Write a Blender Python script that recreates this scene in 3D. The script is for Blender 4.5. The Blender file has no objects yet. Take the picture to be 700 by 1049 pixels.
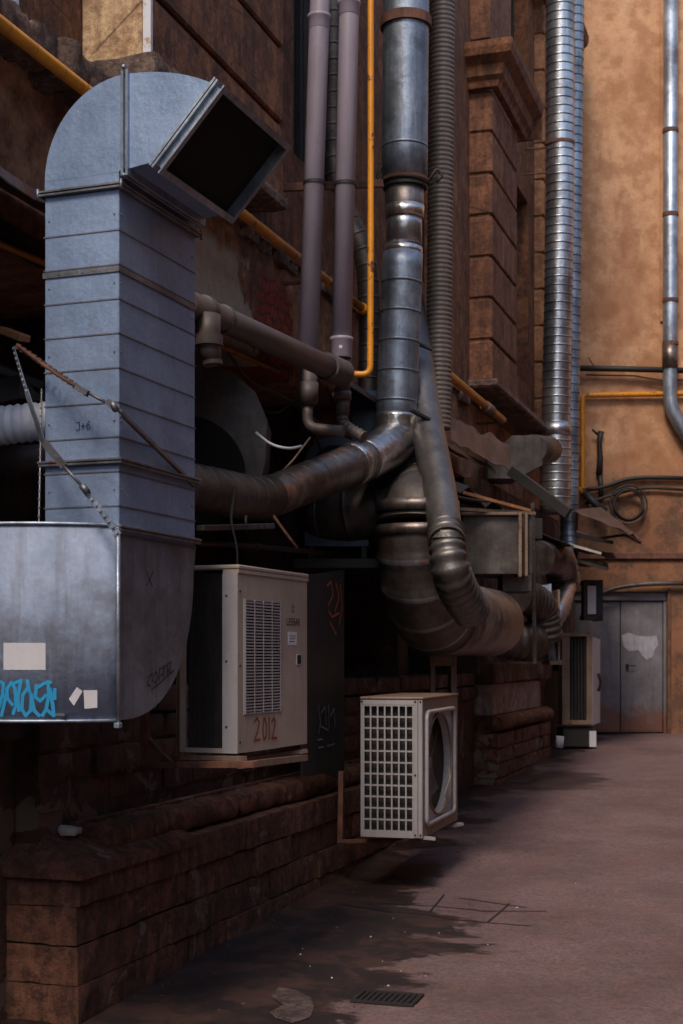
import bpy, bmesh, math, random
from mathutils import Vector, Matrix, noise
random.seed(7)
PI = math.pi
S = bpy.context.scene
COL = S.collection

# ------------------------------------------------------------------ camera frame
F = 1457.0; EYE = 1.56; TH = math.radians(18)
FW = Vector((-math.sin(TH), math.cos(TH), 0)); RT = Vector((math.cos(TH), math.sin(TH), 0))
def at(u, v, d):
    p = FW*d + RT*((u-350)/F*d); p.z = EYE + (675-v)/F*d
    return p
def atx(u, v, X):
    c = -math.sin(TH) + math.cos(TH)*(u-350)/F
    return at(u, v, X/c)
def px(n, d): return n*d/F
def gz(y): return 0.033*(y-6.7)

# ------------------------------------------------------------------ object helpers
WM = {}
def thing(name, label, cat, loc=(0,0,0), rotz=0, group=None):
    o = bpy.data.objects.new(name, None); COL.objects.link(o)
    o.location = loc; o.rotation_euler = (0,0,rotz); o.empty_display_size = .1
    WM[o.name] = Matrix.Translation(Vector(loc)) @ Matrix.Rotation(rotz, 4, 'Z')
    o['label'] = label; o['category'] = cat
    if group: o['group'] = group
    return o

class MB:
    def __init__(s): s.v = []; s.f = []; s.sm = []; s.mi = {}
    def add(s, vs, fs, smooth=False):
        n = len(s.v); s.v += [Vector(v) for v in vs]
        for f in fs: s.f.append([i+n for i in f]); s.sm.append(smooth)
        return s
    def box(s, a, b, M=None, bev=0, jit=0):
        x0,y0,z0 = a; x1,y1,z1 = b
        if x0>x1: x0,x1=x1,x0
        if y0>y1: y0,y1=y1,y0
        if z0>z1: z0,z1=z1,z0
        bev = min(bev, .45*min(x1-x0, y1-y0, z1-z0))
        if bev > 0:
            vs = []; key = {}
            cs = [(x0,x1),(y0,y1),(z0,z1)]
            for i in (0,1):
                for j in (0,1):
                    for k in (0,1):
                        c = [cs[0][i], cs[1][j], cs[2][k]]; sg = [1-2*i, 1-2*j, 1-2*k]
                        jj = [random.uniform(-jit,jit) for _ in range(3)]
                        for ax in range(3):
                            p = [c[q]+jj[q]+(sg[q]*bev if q != ax else 0) for q in range(3)]
                            key[(i,j,k,ax)] = len(vs); vs.append(p)
            fs = []
            K = key
            for i in (0,1):
                q = [K[(i,0,0,0)],K[(i,1,0,0)],K[(i,1,1,0)],K[(i,0,1,0)]]; fs.append(q if i else q[::-1])
                q = [K[(0,i,0,1)],K[(1,i,0,1)],K[(1,i,1,1)],K[(0,i,1,1)]]; fs.append(q[::-1] if i else q)
                q = [K[(0,0,i,2)],K[(1,0,i,2)],K[(1,1,i,2)],K[(0,1,i,2)]]; fs.append(q if i else q[::-1])
            for i in (0,1):
                for j in (0,1):
                    fs.append([K[(i,j,0,0)],K[(i,j,1,0)],K[(i,j,1,1)],K[(i,j,0,1)]])
                    fs.append([K[(i,0,j,0)],K[(i,1,j,0)],K[(i,1,j,2)],K[(i,0,j,2)]])
                    fs.append([K[(0,i,j,1)],K[(1,i,j,1)],K[(1,i,j,2)],K[(0,i,j,2)]])
                    for k in (0,1): fs.append([K[(i,j,k,0)],K[(i,j,k,1)],K[(i,j,k,2)]])
        else:
            vs = [(x,y,z) for x in (x0,x1) for y in (y0,y1) for z in (z0,z1)]
            fs = [(0,1,3,2),(4,6,7,5),(0,4,5,1),(2,3,7,6),(0,2,6,4),(1,5,7,3)]
        if M is not None: vs = [M @ Vector(v) for v in vs]
        return s.add(vs, fs)
    def rbox(s, a, b, cell=.06, amp=.010, rnd=.02, seed=0):
        a=Vector(a); b=Vector(b); c=(a+b)/2; hs=(b-a)/2; rnd=min(rnd,min(hs)*.9)
        def P(p):
            q=Vector([max(c[i]-hs[i]+rnd,min(c[i]+hs[i]-rnd,p[i])) for i in range(3)]); d=p-q
            if d.length>1e-6: p=q+d.normalized()*min(d.length,rnd)
            w=p*5+Vector((seed,0,0)); n1=noise.noise(w); n2=noise.noise(p*17+Vector((0,seed,0))); n3=noise.noise(p*40)
            o=(p-c); o=Vector([o[i]/hs[i] for i in range(3)]); o=Vector([o[i]**3 for i in range(3)])
            if o.length>1e-6: o.normalize()
            return p+o*amp*(n1*.8+n2*.7+n3*.3)
        for ax in range(3):
            u,v=(ax+1)%3,(ax+2)%3
            nu=max(2,int((b[u]-a[u])/cell)); nv=max(2,int((b[v]-a[v])/cell))
            for sd in (a[ax],b[ax]):
                vs=[]
                for i in range(nu+1):
                    for j in range(nv+1):
                        p=[0,0,0]; p[ax]=sd; p[u]=a[u]+(b[u]-a[u])*i/nu; p[v]=a[v]+(b[v]-a[v])*j/nv; vs.append(P(Vector(p)))
                fs=[]
                for i in range(nu):
                    for j in range(nv):
                        k=i*(nv+1)+j; q=(k,k+nv+1,k+nv+2,k+1); fs.append(q if sd==b[ax] else q[::-1])
                s.add(vs,fs,True)
        return s
    def bar(s, a, b, w, h=None, bev=0, up=(0,0,1)):
        a = Vector(a); b = Vector(b); h = h or w
        t = (b-a); L = t.length; t.normalize(); up = Vector(up)
        if abs(t.dot(up)) > .98: up = Vector((0,1,0)) if abs(t.y) < .9 else Vector((1,0,0))
        sd = t.cross(up).normalized(); u2 = sd.cross(t)
        M = Matrix((( *[t[0],sd[0],u2[0]], a[0]),(t[1],sd[1],u2[1],a[1]),(t[2],sd[2],u2[2],a[2]),(0,0,0,1)))
        return s.box((0,-w/2,-h/2),(L,w/2,h/2), M, bev)
    def rings(s, st, seg=20, caps=True, smooth=True, fn=None):
        """st: list of (pos, radius); sweeps a round section. fn(i,angle,r)->r"""
        P = [Vector(p) for p,_ in st]; n = len(P)
        T = []
        for i in range(n):
            a = P[max(0,i-1)]; b = P[min(n-1,i+1)]; t = (b-a)
            if t.length < 1e-7: t = T[-1].copy() if T else Vector((0,0,1))
            T.append(t.normalized())
        up = Vector((0,0,1)) if abs(T[0].z) < .9 else Vector((1,0,0))
        N = T[0].cross(up).normalized(); vs = []
        for i in range(n):
            N = (N - T[i]*N.dot(T[i])).normalized(); B = T[i].cross(N)
            for k in range(seg):
                a = 2*PI*k/seg; r = st[i][1]
                if fn: r = fn(i, a, r)
                vs.append(P[i] + (N*math.cos(a)+B*math.sin(a))*r)
        fs = []
        for i in range(n-1):
            for k in range(seg):
                k2 = (k+1)%seg
                fs.append((i*seg+k, i*seg+k2, (i+1)*seg+k2, (i+1)*seg+k))
        s.add(vs, fs, smooth)
        if caps:
            m = len(s.v)-len(vs)
            s.f.append([m+k for k in range(seg)][::-1]); s.sm.append(False)
            s.f.append([m+(n-1)*seg+k for k in range(seg)]); s.sm.append(False)
        return s
    def tube(s, pts, r, seg=12, bend=0, caps=True):
        rs = r if isinstance(r, (list,tuple)) else [r]*len(pts)
        return s.rings(resample(pts, rs, bend, 0), seg, caps)
    def prism(s, prof, o, ax, ay, depth):
        """prof 2D points in plane (ax, ay) from o, extruded by vector depth"""
        o=Vector(o); ax=Vector(ax); ay=Vector(ay); dp=Vector(depth); n=len(prof)
        vs=[o+ax*a+ay*b for a,b in prof]; vs+= [v+dp for v in vs]
        fs=[list(range(n))[::-1], [n+i for i in range(n)]]+[(i,(i+1)%n,n+(i+1)%n,n+i) for i in range(n)]
        return s.add(vs,fs)
    def sheet(s, grid, th=.004):
        """grid of points rows x cols -> a thin solid sheet"""
        R=len(grid); C=len(grid[0]); top=[Vector(p) for row in grid for p in row]
        nn=(top[1]-top[0]).cross(top[C]-top[0]).normalized()*th
        n=R*C; vs=top+[p-nn for p in top]; fs=[]
        for i in range(R-1):
            for j in range(C-1):
                a=i*C+j; q=(a,a+1,a+C+1,a+C); fs.append(q); fs.append(tuple(n+x for x in q[::-1]))
        bd=[j for j in range(C)]+[i*C+C-1 for i in range(1,R)]+[(R-1)*C+j for j in range(C-2,-1,-1)]+[i*C for i in range(R-2,0,-1)]
        for k in range(len(bd)):
            a,b=bd[k],bd[(k+1)%len(bd)]; fs.append((a,n+a,n+b,b))
        return s.add(vs,fs)

def resample(pts, rs, bend=0, ds=0):
    P=[Vector(p) for p in pts]; out=[(P[0],rs[0])]
    for i in range(1,len(P)-1):
        if bend>0:
            a=P[i-1]-P[i]; b=P[i+1]-P[i]
            t=min(bend, a.length*.48, b.length*.48)
            A=P[i]+a.normalized()*t; Bp=P[i]+b.normalized()*t
            ra=rs[i]+(rs[i-1]-rs[i])*t/a.length; rb=rs[i]+(rs[i+1]-rs[i])*t/b.length
            for k in range(9):
                q=k/8; out.append((A*(1-q)**2+P[i]*2*q*(1-q)+Bp*q*q, ra*(1-q)**2+rs[i]*2*q*(1-q)+rb*q*q))
        else: out.append((P[i],rs[i]))
    out.append((P[-1],rs[-1]))
    if ds<=0: return out
    res=[]; 
    cum=[0]
    for i in range(1,len(out)): cum.append(cum[-1]+(out[i][0]-out[i-1][0]).length)
    L=cum[-1]; n=max(2,int(L/ds)); j=0
    for k in range(n+1):
        x=L*k/n
        while j<len(cum)-2 and cum[j+1]<x: j+=1
        w=cum[j+1]-cum[j]; q=0 if w<1e-9 else (x-cum[j])/w
        res.append((out[j][0].lerp(out[j+1][0],q), out[j][1]*(1-q)+out[j+1][1]*q))
    return res

def spiral(mb, pts, rs, bend=.1, pitch=.13, ridge=.004, seg=32, caps=True, helix=True, dent=.0, lw=.006):
    """lock-seam duct: a raised seam every pitch; seam faces take the second material"""
    base=resample(pts, rs, bend, .01); L=.01*(len(base)-1)
    cum=[0]
    for i in range(1,len(base)): cum.append(cum[-1]+(base[i][0]-base[i-1][0]).length)
    L=cum[-1]
    def atS(x):
        x=max(0,min(L,x)); lo,hi=0,len(cum)-1
        while hi-lo>1:
            m_=(lo+hi)//2
            if cum[m_]<=x: lo=m_
            else: hi=m_
        q=(x-cum[lo])/max(1e-9,cum[hi]-cum[lo]); return base[lo][0].lerp(base[hi][0],q), base[lo][1]*(1-q)+base[hi][1]*q
    S_=[(0,0)]; mark=set(); k=1
    n_=int(L/pitch)
    for k in range(1,n_+1):
        c=k*pitch
        if c>L-.02: break
        g_=min(lw*2.2,pitch*.4); S_.append((c-pitch/2,0)); S_+= [(c-g_,0),(c-lw*.8,0),(c-lw*.5,1)]; mark.add(len(S_)-1); S_+=[(c+lw*.5,1),(c+lw*.8,0),(c+g_,0)]
    S_.append((L,0)); st=[]
    for x,f in S_:
        p,r_=atS(x); 
        if dent: r_+=dent*noise.noise(p*6)
        st.append((p,r_+ridge*f))
    f0=len(mb.f); mb.rings(st,seg,caps,True)
    if lw>0:
        for i in mark:
            for q in range(seg): mb.mi[f0+i*seg+q]=1
    return mb
def corrugated(mb, pts, rs, bend=.1, pitch=.03, amp=.004, seg=24, caps=True):
    ds=pitch/5; st=resample(pts, rs, bend, ds)
    return mb.rings(st, seg, caps, True, lambda i,a,r: r+amp*math.cos(2*PI*i*ds/pitch))
def band(mb, p, t, r, w, h=.006, seg=28):
    p=Vector(p); t=Vector(t).normalized()
    return mb.rings([(p-t*w/2,r),(p-t*w/2,r+h),(p+t*w/2,r+h),(p+t*w/2,r)], seg, False, False)

def obj(name, mb, m, parent=None, local=False, fix=True, m2=None):
    me=bpy.data.meshes.new(name)
    if parent is not None:
        M=WM[parent.name]
        vs=mb.v if local else [M.inverted()@v for v in mb.v]
    else:
        M=Matrix.Identity(4); vs=mb.v
    me.from_pydata([tuple(v) for v in vs],[],mb.f)
    me.polygons.foreach_set('use_smooth', mb.sm)
    if mb.mi:
        for k_ in mb.mi: me.polygons[k_].material_index=1
    me.update()
    if fix:
        bm=bmesh.new(); bm.from_mesh(me); bmesh.ops.recalc_face_normals(bm, faces=bm.faces); bm.to_mesh(me); bm.free()
    me.materials.append(m)
    if mb.mi: me.materials.append(m2 or bpy.data.materials['seam_dirt'])
    o=bpy.data.objects.new(name, me); COL.objects.link(o)
    if parent is not None: o.parent=parent
    WM[o.name]=M
    return o
def solo(name, mb, m, label, cat, group=None):
    """a thing that is one mesh: origin at the bottom centre"""
    xs=[v.x for v in mb.v]; ys=[v.y for v in mb.v]; zs=[v.z for v in mb.v]
    L=Vector(((min(xs)+max(xs))/2,(min(ys)+max(ys))/2,min(zs)))
    mb.v=[v-L for v in mb.v]
    o=obj(name, mb, m); o.location=L; WM[o.name]=Matrix.Translation(L)
    o['label']=label; o['category']=cat
    if group: o['group']=group
    return o

# ------------------------------------------------------------------ materials
class NT:
    def __init__(s, name):
        s.m=bpy.data.materials.new(name); s.m.use_nodes=True; s.n=s.m.node_tree.nodes; s.l=s.m.node_tree.links
        s.b=s.n['Principled BSDF']; s.tc=s.n.new('ShaderNodeTexCoord'); s.geo=s.n.new('ShaderNodeNewGeometry')
        s.pos=s.geo.outputs['Position']
    def map(s, scale=(1,1,1), src=None, loc=(0,0,0)):
        n=s.n.new('ShaderNodeMapping'); n.inputs['Scale'].default_value=scale; n.inputs['Location'].default_value=loc
        s.l.new(src or s.pos, n.inputs['Vector']); return n.outputs[0]
    def noise(s, scale=5, detail=6, rough=.6, src=None, dist=0):
        n=s.n.new('ShaderNodeTexNoise'); n.inputs['Scale'].default_value=scale; n.inputs['Detail'].default_value=detail
        n.inputs['Roughness'].default_value=rough; n.inputs['Distortion'].default_value=dist
        s.l.new(src or s.pos, n.inputs['Vector']); return n.outputs[0]
    def vor(s, scale=5, feat='F1', src=None, out='Color'):
        n=s.n.new('ShaderNodeTexVoronoi'); n.inputs['Scale'].default_value=scale; n.feature=feat
        s.l.new(src or s.pos, n.inputs['Vector']); return n.outputs[out]
    def ramp(s, f, stops, raw=False):
        if not raw and all(.2<=p<=.8 for p,_ in stops): stops=[(.5+(p-.5)*.55,c) for p,c in stops]
        n=s.n.new('ShaderNodeValToRGB'); e=n.color_ramp.elements
        while len(e)<len(stops): e.new(.5)
        for i,(p,c) in enumerate(stops):
            e[i].position=p; e[i].color=(c,c,c,1) if not isinstance(c,(tuple,list)) else (*c,1)
        s.l.new(f,n.inputs[0]); return n.outputs[0]
    def mix(s, f, a, b, mode='MIX'):
        n=s.n.new('ShaderNodeMix'); n.data_type='RGBA'; n.blend_type=mode
        for i,x in ((0,f),(6,a),(7,b)):
            if isinstance(x,(int,float)): n.inputs[i].default_value=x if i==0 else (x,x,x,1)
            elif isinstance(x,(tuple,list)): n.inputs[i].default_value=(*x,1)
            else: s.l.new(x,n.inputs[i])
        return n.outputs[2]
    def math(s, op, a, b=0, clamp=False):
        n=s.n.new('ShaderNodeMath'); n.operation=op; n.use_clamp=clamp
        for i,x in ((0,a),(1,b)):
            if isinstance(x,(int,float)): n.inputs[i].default_value=x
            else: s.l.new(x,n.inputs[i])
        return n.outputs[0]
    def sep(s, src=None):
        n=s.n.new('ShaderNodeSeparateXYZ'); s.l.new(src or s.pos,n.inputs[0]); return n.outputs
    def bump(s, h, strength=.3, dist=.01):
        n=s.n.new('ShaderNodeBump'); n.inputs['Strength'].default_value=strength; n.inputs['Distance'].default_value=dist
        s.l.new(h,n.inputs['Height']); s.l.new(n.outputs[0], s.b.inputs['Normal'])
    def set(s, col=None, rough=None, metal=None, spec=None):
        for k,x in (('Base Color',col),('Roughness',rough),('Metallic',metal),('Specular IOR Level',spec)):
            if x is None: continue
            if isinstance(x,(tuple,list)): s.b.inputs[k].default_value=(*x,1)
            elif isinstance(x,(int,float)): s.b.inputs[k].default_value=x
            else: s.l.new(x,s.b.inputs[k])
        return s.m

def galv(name, a, b, rough=.42, metal=.75, rust=.0, spangle=25, dirt=.35, streak=True, dirtc=(.05,.035,.03)):
    t=NT(name)
    v=t.vor(spangle); vv=t.sep(v)[0]
    n=t.noise(3,7,.65); c=t.mix(t.ramp(n,[(.3,0),(.7,1)]),a,b)
    c=t.mix(.09,c,t.mix(vv,(.1,.1,.11),(.8,.82,.86)),'OVERLAY')
    if streak:
        st=t.noise(4,6,.7,src=t.map((5,5,.35)))
        c=t.mix(t.math('MULTIPLY',t.ramp(st,[(.45,0),(.72,1)]),dirt*.7),c,dirtc)
    d=t.noise(1.7,8,.7); dm=t.ramp(d,[(.5,0),(.68,1)])
    c=t.mix(t.math('MULTIPLY',dm,dirt),c,dirtc)
    met=metal
    if rust>0:
        r=t.noise(6,9,.75); rm=t.ramp(r,[(.68-rust*.35,0),(.76-rust*.35,1)])
        c=t.mix(rm,c,t.mix(t.noise(30),(.10,.028,.012),(.26,.09,.035)))
        met=t.math('MULTIPLY',t.math('SUBTRACT',1,rm),metal)
    rr=t.math('ADD',t.math('MULTIPLY',n,.25),rough-.1)
    t.bump(t.math('ADD',t.math('MULTIPLY',t.noise(2.2,2,.5),3),t.noise(12,6,.7)),.35,.012)
    return t.set(c,rr,met)

def paint(name, col, rough=.45, dirt=.3, dirtc=(.05,.03,.02), rust=0, var=.25, scale=4, metal=0):
    t=NT(name); dark=tuple(x*(1-var) for x in col)
    c=t.mix(t.ramp(t.noise(scale,7,.65),[(.3,0),(.7,1)]),dark,col)
    st=t.noise(6,6,.7,src=t.map((4,4,.5)))
    c=t.mix(t.math('MULTIPLY',t.ramp(st,[(.45,0),(.75,1)]),dirt),c,dirtc)
    d=t.ramp(t.noise(scale*4,9,.75),[(.56,0),(.7,1)])
    c=t.mix(t.math('MULTIPLY',d,dirt),c,dirtc)
    if rust:
        rm=t.ramp(t.noise(9,9,.75),[(.66-rust*.3,0),(.7-rust*.3,1)])
        c=t.mix(rm,c,t.mix(t.noise(40),(.09,.025,.012),(.22,.07,.03)))
    t.bump(t.noise(40,4),.08,.004)
    return t.set(c,rough,metal)

def stucco(name, cols, rough=.9, patch=None, patchc=None, bump=.5, dirt=.4, dirtc=(.03,.015,.01), scale=1.2, cracks=True):
    t=NT(name)
    n=t.noise(scale,9,.68); c=t.mix(t.ramp(n,[(.3,0),(.7,1)]),cols[0],cols[1])
    n2=t.noise(scale*5,9,.75); c=t.mix(t.math('MULTIPLY',t.ramp(n2,[(.45,0),(.6,1)]),.75),c,cols[2] if len(cols)>2 else cols[0])
    n4=t.noise(22,9,.8); c=t.mix(.55,c,t.ramp(n4,[(.25,.15),(.75,.85)]),'OVERLAY')
    st=t.noise(3,7,.72,src=t.map((3,3,.4)))
    c=t.mix(t.math('MULTIPLY',t.ramp(st,[(.46,0),(.7,1)]),dirt),c,dirtc)
    h=t.noise(18,9,.75)
    if patch:
        pm=t.ramp(t.noise(patch[0],9,.6,dist=.4),[(patch[1],0),(patch[1]+.02,1)])
        c=t.mix(pm,c,patchc); h=t.math('SUBTRACT',h,t.math('MULTIPLY',pm,.8))
    if cracks:
        cv=t.vor(1.3,'DISTANCE_TO_EDGE',src=t.noiseV(1.5) if False else None,out='Distance')
        cm=t.ramp(cv,[(0,1),(.008,0)]); gate=t.ramp(t.noise(.9,3),[(.5,0),(.6,1)])
        c=t.mix(t.math('MULTIPLY',t.math('MULTIPLY',cm,gate),.7),c,dirtc)
    t.bump(h,bump,.03)
    return t.set(c,rough)

M={}
M['duct']=galv('duct_blue',(.215,.30,.465),(.275,.365,.55),.5,.45,0,90,.16,dirtc=(.12,.11,.12))
M['housing']=galv('duct_housing',(.20,.25,.35),(.31,.37,.50),.66,.2,0,60,.45,dirtc=(.10,.08,.08))
M['duct_side']=galv('duct_weathered',(.15,.16,.19),(.23,.24,.28),.55,.5,0,60,.5,dirtc=(.09,.07,.065))
M['seam']=paint('seam_dirt',(.05,.045,.05),.6,.2)
M['galv']=galv('galvanised',(.22,.26,.33),(.38,.44,.53),.45,.75,0.0,60,.5,dirtc=(.08,.07,.075))
M['galv_d']=galv('galvanised_dirty',(.07,.057,.052),(.14,.12,.112),.5,.6,.0,40,.6,dirtc=(.05,.032,.025))
M['galv_r']=galv('galvanised_rusty',(.16,.14,.13),(.28,.245,.23),.38,.8,.17,40,.6,dirtc=(.07,.035,.02))
M['galv_s']=galv('galvanised_shiny',(.38,.385,.41),(.56,.57,.60),.3,.9,0,60,.45,dirtc=(.12,.10,.11))
M['foil']=galv('foil_tape',(.5,.45,.43),(.78,.74,.71),.3,.95,0,30,.25,dirtc=(.10,.06,.04))
def _crinkle(m_):
    n=m_.node_tree.nodes; l=m_.node_tree.links
    v=n.new('ShaderNodeTexVoronoi'); v.inputs['Scale'].default_value=22; g_=n.new('ShaderNodeNewGeometry'); l.new(g_.outputs['Position'],v.inputs['Vector'])
    b_=n.new('ShaderNodeBump'); b_.inputs['Strength'].default_value=.3; b_.inputs['Distance'].default_value=.012; l.new(v.outputs[0],b_.inputs['Height']); l.new(b_.outputs[0],n['Principled BSDF'].inputs['Normal'])
_crinkle(M['foil'])
M['flange']=galv('flange_metal',(.16,.16,.18),(.28,.29,.33),.45,.7,.05,60,.4)
M['rust']=paint('rusty_steel',(.17,.07,.045),.8,.4,(.02,.01,.008),0,.5,9)
M['dark']=paint('dark_steel',(.022,.018,.018),.6,.3,(.01,.006,.005),.0,.4,6)
M['pvc']=paint('grey_plastic',(.33,.28,.34),.42,.15,(.10,.06,.05),0,.12,3)
M['pvc_d']=paint('dusty_plastic',(.10,.075,.072),.55,.35,(.05,.03,.025),0,.25,5)
M['yellow']=paint('yellow_paint',(.78,.30,.018),.4,.25,(.20,.06,.01),0.02,.2,5)
M['yellow_d']=paint('yellow_faded',(.55,.20,.02),.5,.4,(.15,.05,.015),0.1,.3,5)
M['galv_g']=galv('galvanised_smooth',(.14,.125,.12),(.20,.185,.18),.42,.8,0,60,.3,dirtc=(.06,.05,.05))
M['hose']=paint('hose_grey_brown',(.17,.135,.115),.5,.3,(.06,.04,.03),0,.2,4)
M['white']=paint('white_flex',(.62,.64,.72),.5,.15,(.25,.2,.2),0,.15,5)
M['cream']=paint('aged_cream',(.40,.33,.28),.5,.16,(.20,.10,.055),.0,.16,3)
M['cream_s']=paint('aged_grey_cream',(.35,.33,.345),.5,.16,(.17,.10,.07),.0,.15,3)
M['cream_d']=paint('aged_cream_dirty',(.24,.17,.13),.55,.5,(.13,.055,.03),.02,.3,3)
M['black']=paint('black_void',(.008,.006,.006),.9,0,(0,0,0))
M['coil']=paint('coil_black',(.018,.014,.013),.6,.3,(.06,.05,.05),0,.5,20)
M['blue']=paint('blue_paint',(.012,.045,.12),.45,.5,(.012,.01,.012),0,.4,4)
M['wood']=paint('raw_wood',(.45,.20,.09),.8,.4,(.12,.05,.02),0,.4,12)
M['paper']=paint('paper_white',(.62,.60,.64),.8,.15,(.4,.35,.35),0,.1,6)
M['cable']=paint('cable_black',(.016,.012,.012),.6,.1)
M['cyan']=paint('spray_cyan',(.02,.32,.62),.5,0,var=.15)
M['ink']=paint('ink_black',(.015,.012,.015),.6,0)
M['spray_o']=paint('spray_orange',(.30,.06,.02),.7,.5,(.10,.05,.03))
M['spray_p']=paint('spray_pale',(.14,.18,.21),.7,.4)
M['glass']=paint('pale_pane',(.45,.5,.6),.2,.2)
M['tin']=paint('old_tin',(.16,.12,.11),.5,.4,(.05,.025,.018),.15,.4,4,metal=.5)
M['stone_white']=paint('pale_stone',(.5,.45,.42),.9,.2)

# walls
M['st_brown']=stucco('stucco_brown',((.17,.065,.030),(.27,.11,.052),(.09,.036,.02)),dirt=.5)
M['st_red']=stucco('stucco_red_brown',((.17,.07,.038),(.25,.105,.055),(.10,.04,.023)),dirt=.45)
M['st_tan']=stucco('stucco_tan',((.30,.15,.08),(.40,.21,.12),(.22,.10,.055)),dirt=.25)
M['st_ochre']=stucco('stucco_ochre',((.58,.36,.19),(.70,.47,.27),(.40,.22,.12)),dirt=.3,patch=(2.2,.66),patchc=(.3,.17,.09))
def st_white():
    t=NT('white_lime_paint'); n=t.noise(7,9,.7)
    c=t.mix(t.ramp(n,[(.36,0),(.46,1)]),(.5,.32,.17),(.75,.74,.78)); t.bump(n,.3,.01); return t.set(c,.9)
M['st_white']=st_white()
def st_end():
    t=NT('stucco_orange_wall')
    z=t.sep()[2]; n=t.noise(.8,9,.7); n2=t.noise(3.5,9,.72)
    c=t.mix(t.ramp(n,[(.3,0),(.7,1)]),(.38,.19,.10),(.54,.30,.17))
    c=t.mix(t.math('MULTIPLY',t.ramp(n2,[(.45,0),(.62,1)]),.6),c,(.27,.11,.05))
    c=t.mix(.5,c,t.ramp(t.noise(14,9,.8),[(.25,.35),(.75,.65)]),'OVERLAY')
    lo=t.ramp(t.noise(.55,9,.65,src=t.map((1,1,1),loc=(4,2,9))),[(.62,0),(.66,1)])
    c=t.mix(t.math('MULTIPLY',lo,.32),c,(.62,.40,.24))
    # darker brown low on the wall, with a broken edge
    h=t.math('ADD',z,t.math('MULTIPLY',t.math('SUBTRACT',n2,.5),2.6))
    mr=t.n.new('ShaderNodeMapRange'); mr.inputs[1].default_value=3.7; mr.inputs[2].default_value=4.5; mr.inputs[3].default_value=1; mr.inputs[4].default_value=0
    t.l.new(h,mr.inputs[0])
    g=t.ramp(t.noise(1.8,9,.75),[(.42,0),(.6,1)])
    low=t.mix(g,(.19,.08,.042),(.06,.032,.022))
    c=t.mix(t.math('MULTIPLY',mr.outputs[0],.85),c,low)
    st=t.ramp(t.noise(1.5,7,.72,src=t.map((3,3,.5))),[(.6,0),(.8,1)])
    c=t.mix(t.math('MULTIPLY',st,.3),c,(.18,.08,.04))
    t.bump(t.noise(10,9,.75),.45,.04); return t.set(c,.92)
M['st_end']=st_end()
def plaster_band():
    t=NT('broken_plaster'); n=t.noise(1.6,9,.68)
    c=t.mix(t.ramp(n,[(.35,0),(.65,1)]),(.20,.09,.05),(.42,.21,.12))
    c=t.mix(.6,c,t.ramp(t.noise(9,9,.8),[(.3,.15),(.7,.85)]),'OVERLAY')
    y=t.sep()[1]
    # where the plaster fell off: pale scratch coat, then bare red brick
    d1=t.math('ABSOLUTE',t.math('SUBTRACT',y,7.75)); m1=t.math('SUBTRACT',.85,d1)
    m1=t.math('ADD',m1,t.math('MULTIPLY',t.math('SUBTRACT',t.noise(2.4,6,.6),.5),2.2)); m1=t.ramp(m1,[(.12,0),(.18,1)])
    z=t.sep()[2]
    zz=t.math('ADD',z,t.math('MULTIPLY',t.noise(3),.35)); mz=t.ramp(t.math('SUBTRACT',zz,3.6),[(.60,1),(.68,0)],True)
    c=t.mix(t.math('MULTIPLY',m1,mz),c,t.mix(t.noise(14,8,.7),(.34,.25,.18),(.75,.62,.50)))
    d2=t.math('SUBTRACT',.45,t.math('ABSOLUTE',t.math('SUBTRACT',y,8.8)))
    m2=t.ramp(t.math('ADD',d2,t.math('MULTIPLY',t.math('SUBTRACT',t.noise(3.5,6,.6),.5),1.0)),[(.10,0),(.15,1)])
    br=t.n.new('ShaderNodeTexBrick'); br.inputs['Scale'].default_value=3.5; br.inputs['Mortar Size'].default_value=.04; br.inputs['Mortar Smooth'].default_value=.6
    br.inputs['Color1'].default_value=(.60,.10,.045,1); br.inputs['Color2'].default_value=(.42,.06,.025,1); br.inputs['Mortar'].default_value=(.12,.06,.04,1)
    cx=t.n.new('ShaderNodeCombineXYZ'); nb=t.math('MULTIPLY',t.noise(5,4,.7),.22); t.l.new(t.math('ADD',y,nb),cx.inputs[0]); t.l.new(t.math('ADD',z,nb),cx.inputs[1]); t.l.new(cx.outputs[0],br.inputs['Vector'])
    c=t.mix(t.math('MULTIPLY',m2,mz),c,t.mix(t.math('MULTIPLY',t.noise(12,8,.7),.6),br.outputs[0],(.07,.02,.015)))
    t.bump(t.noise(14,9,.8),.8,.04); return t.set(c,.93)
M['plaster']=plaster_band()
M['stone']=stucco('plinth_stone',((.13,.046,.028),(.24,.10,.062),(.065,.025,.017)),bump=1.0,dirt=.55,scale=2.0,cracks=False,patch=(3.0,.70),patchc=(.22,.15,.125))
M['stone_l']=stucco('pale_dado_stone',((.26,.19,.17),(.42,.36,.36),(.18,.10,.075)),bump=.6,dirt=.35,scale=2.2)
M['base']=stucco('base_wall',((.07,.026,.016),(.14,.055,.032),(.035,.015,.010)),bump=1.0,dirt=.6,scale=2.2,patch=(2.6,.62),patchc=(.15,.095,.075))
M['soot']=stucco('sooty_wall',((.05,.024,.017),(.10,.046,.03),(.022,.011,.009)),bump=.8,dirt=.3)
M['ledge']=stucco('crumbling_ledge',((.16,.10,.075),(.30,.21,.17),(.09,.05,.035)),bump=1.0,dirt=.4,scale=3)

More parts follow.
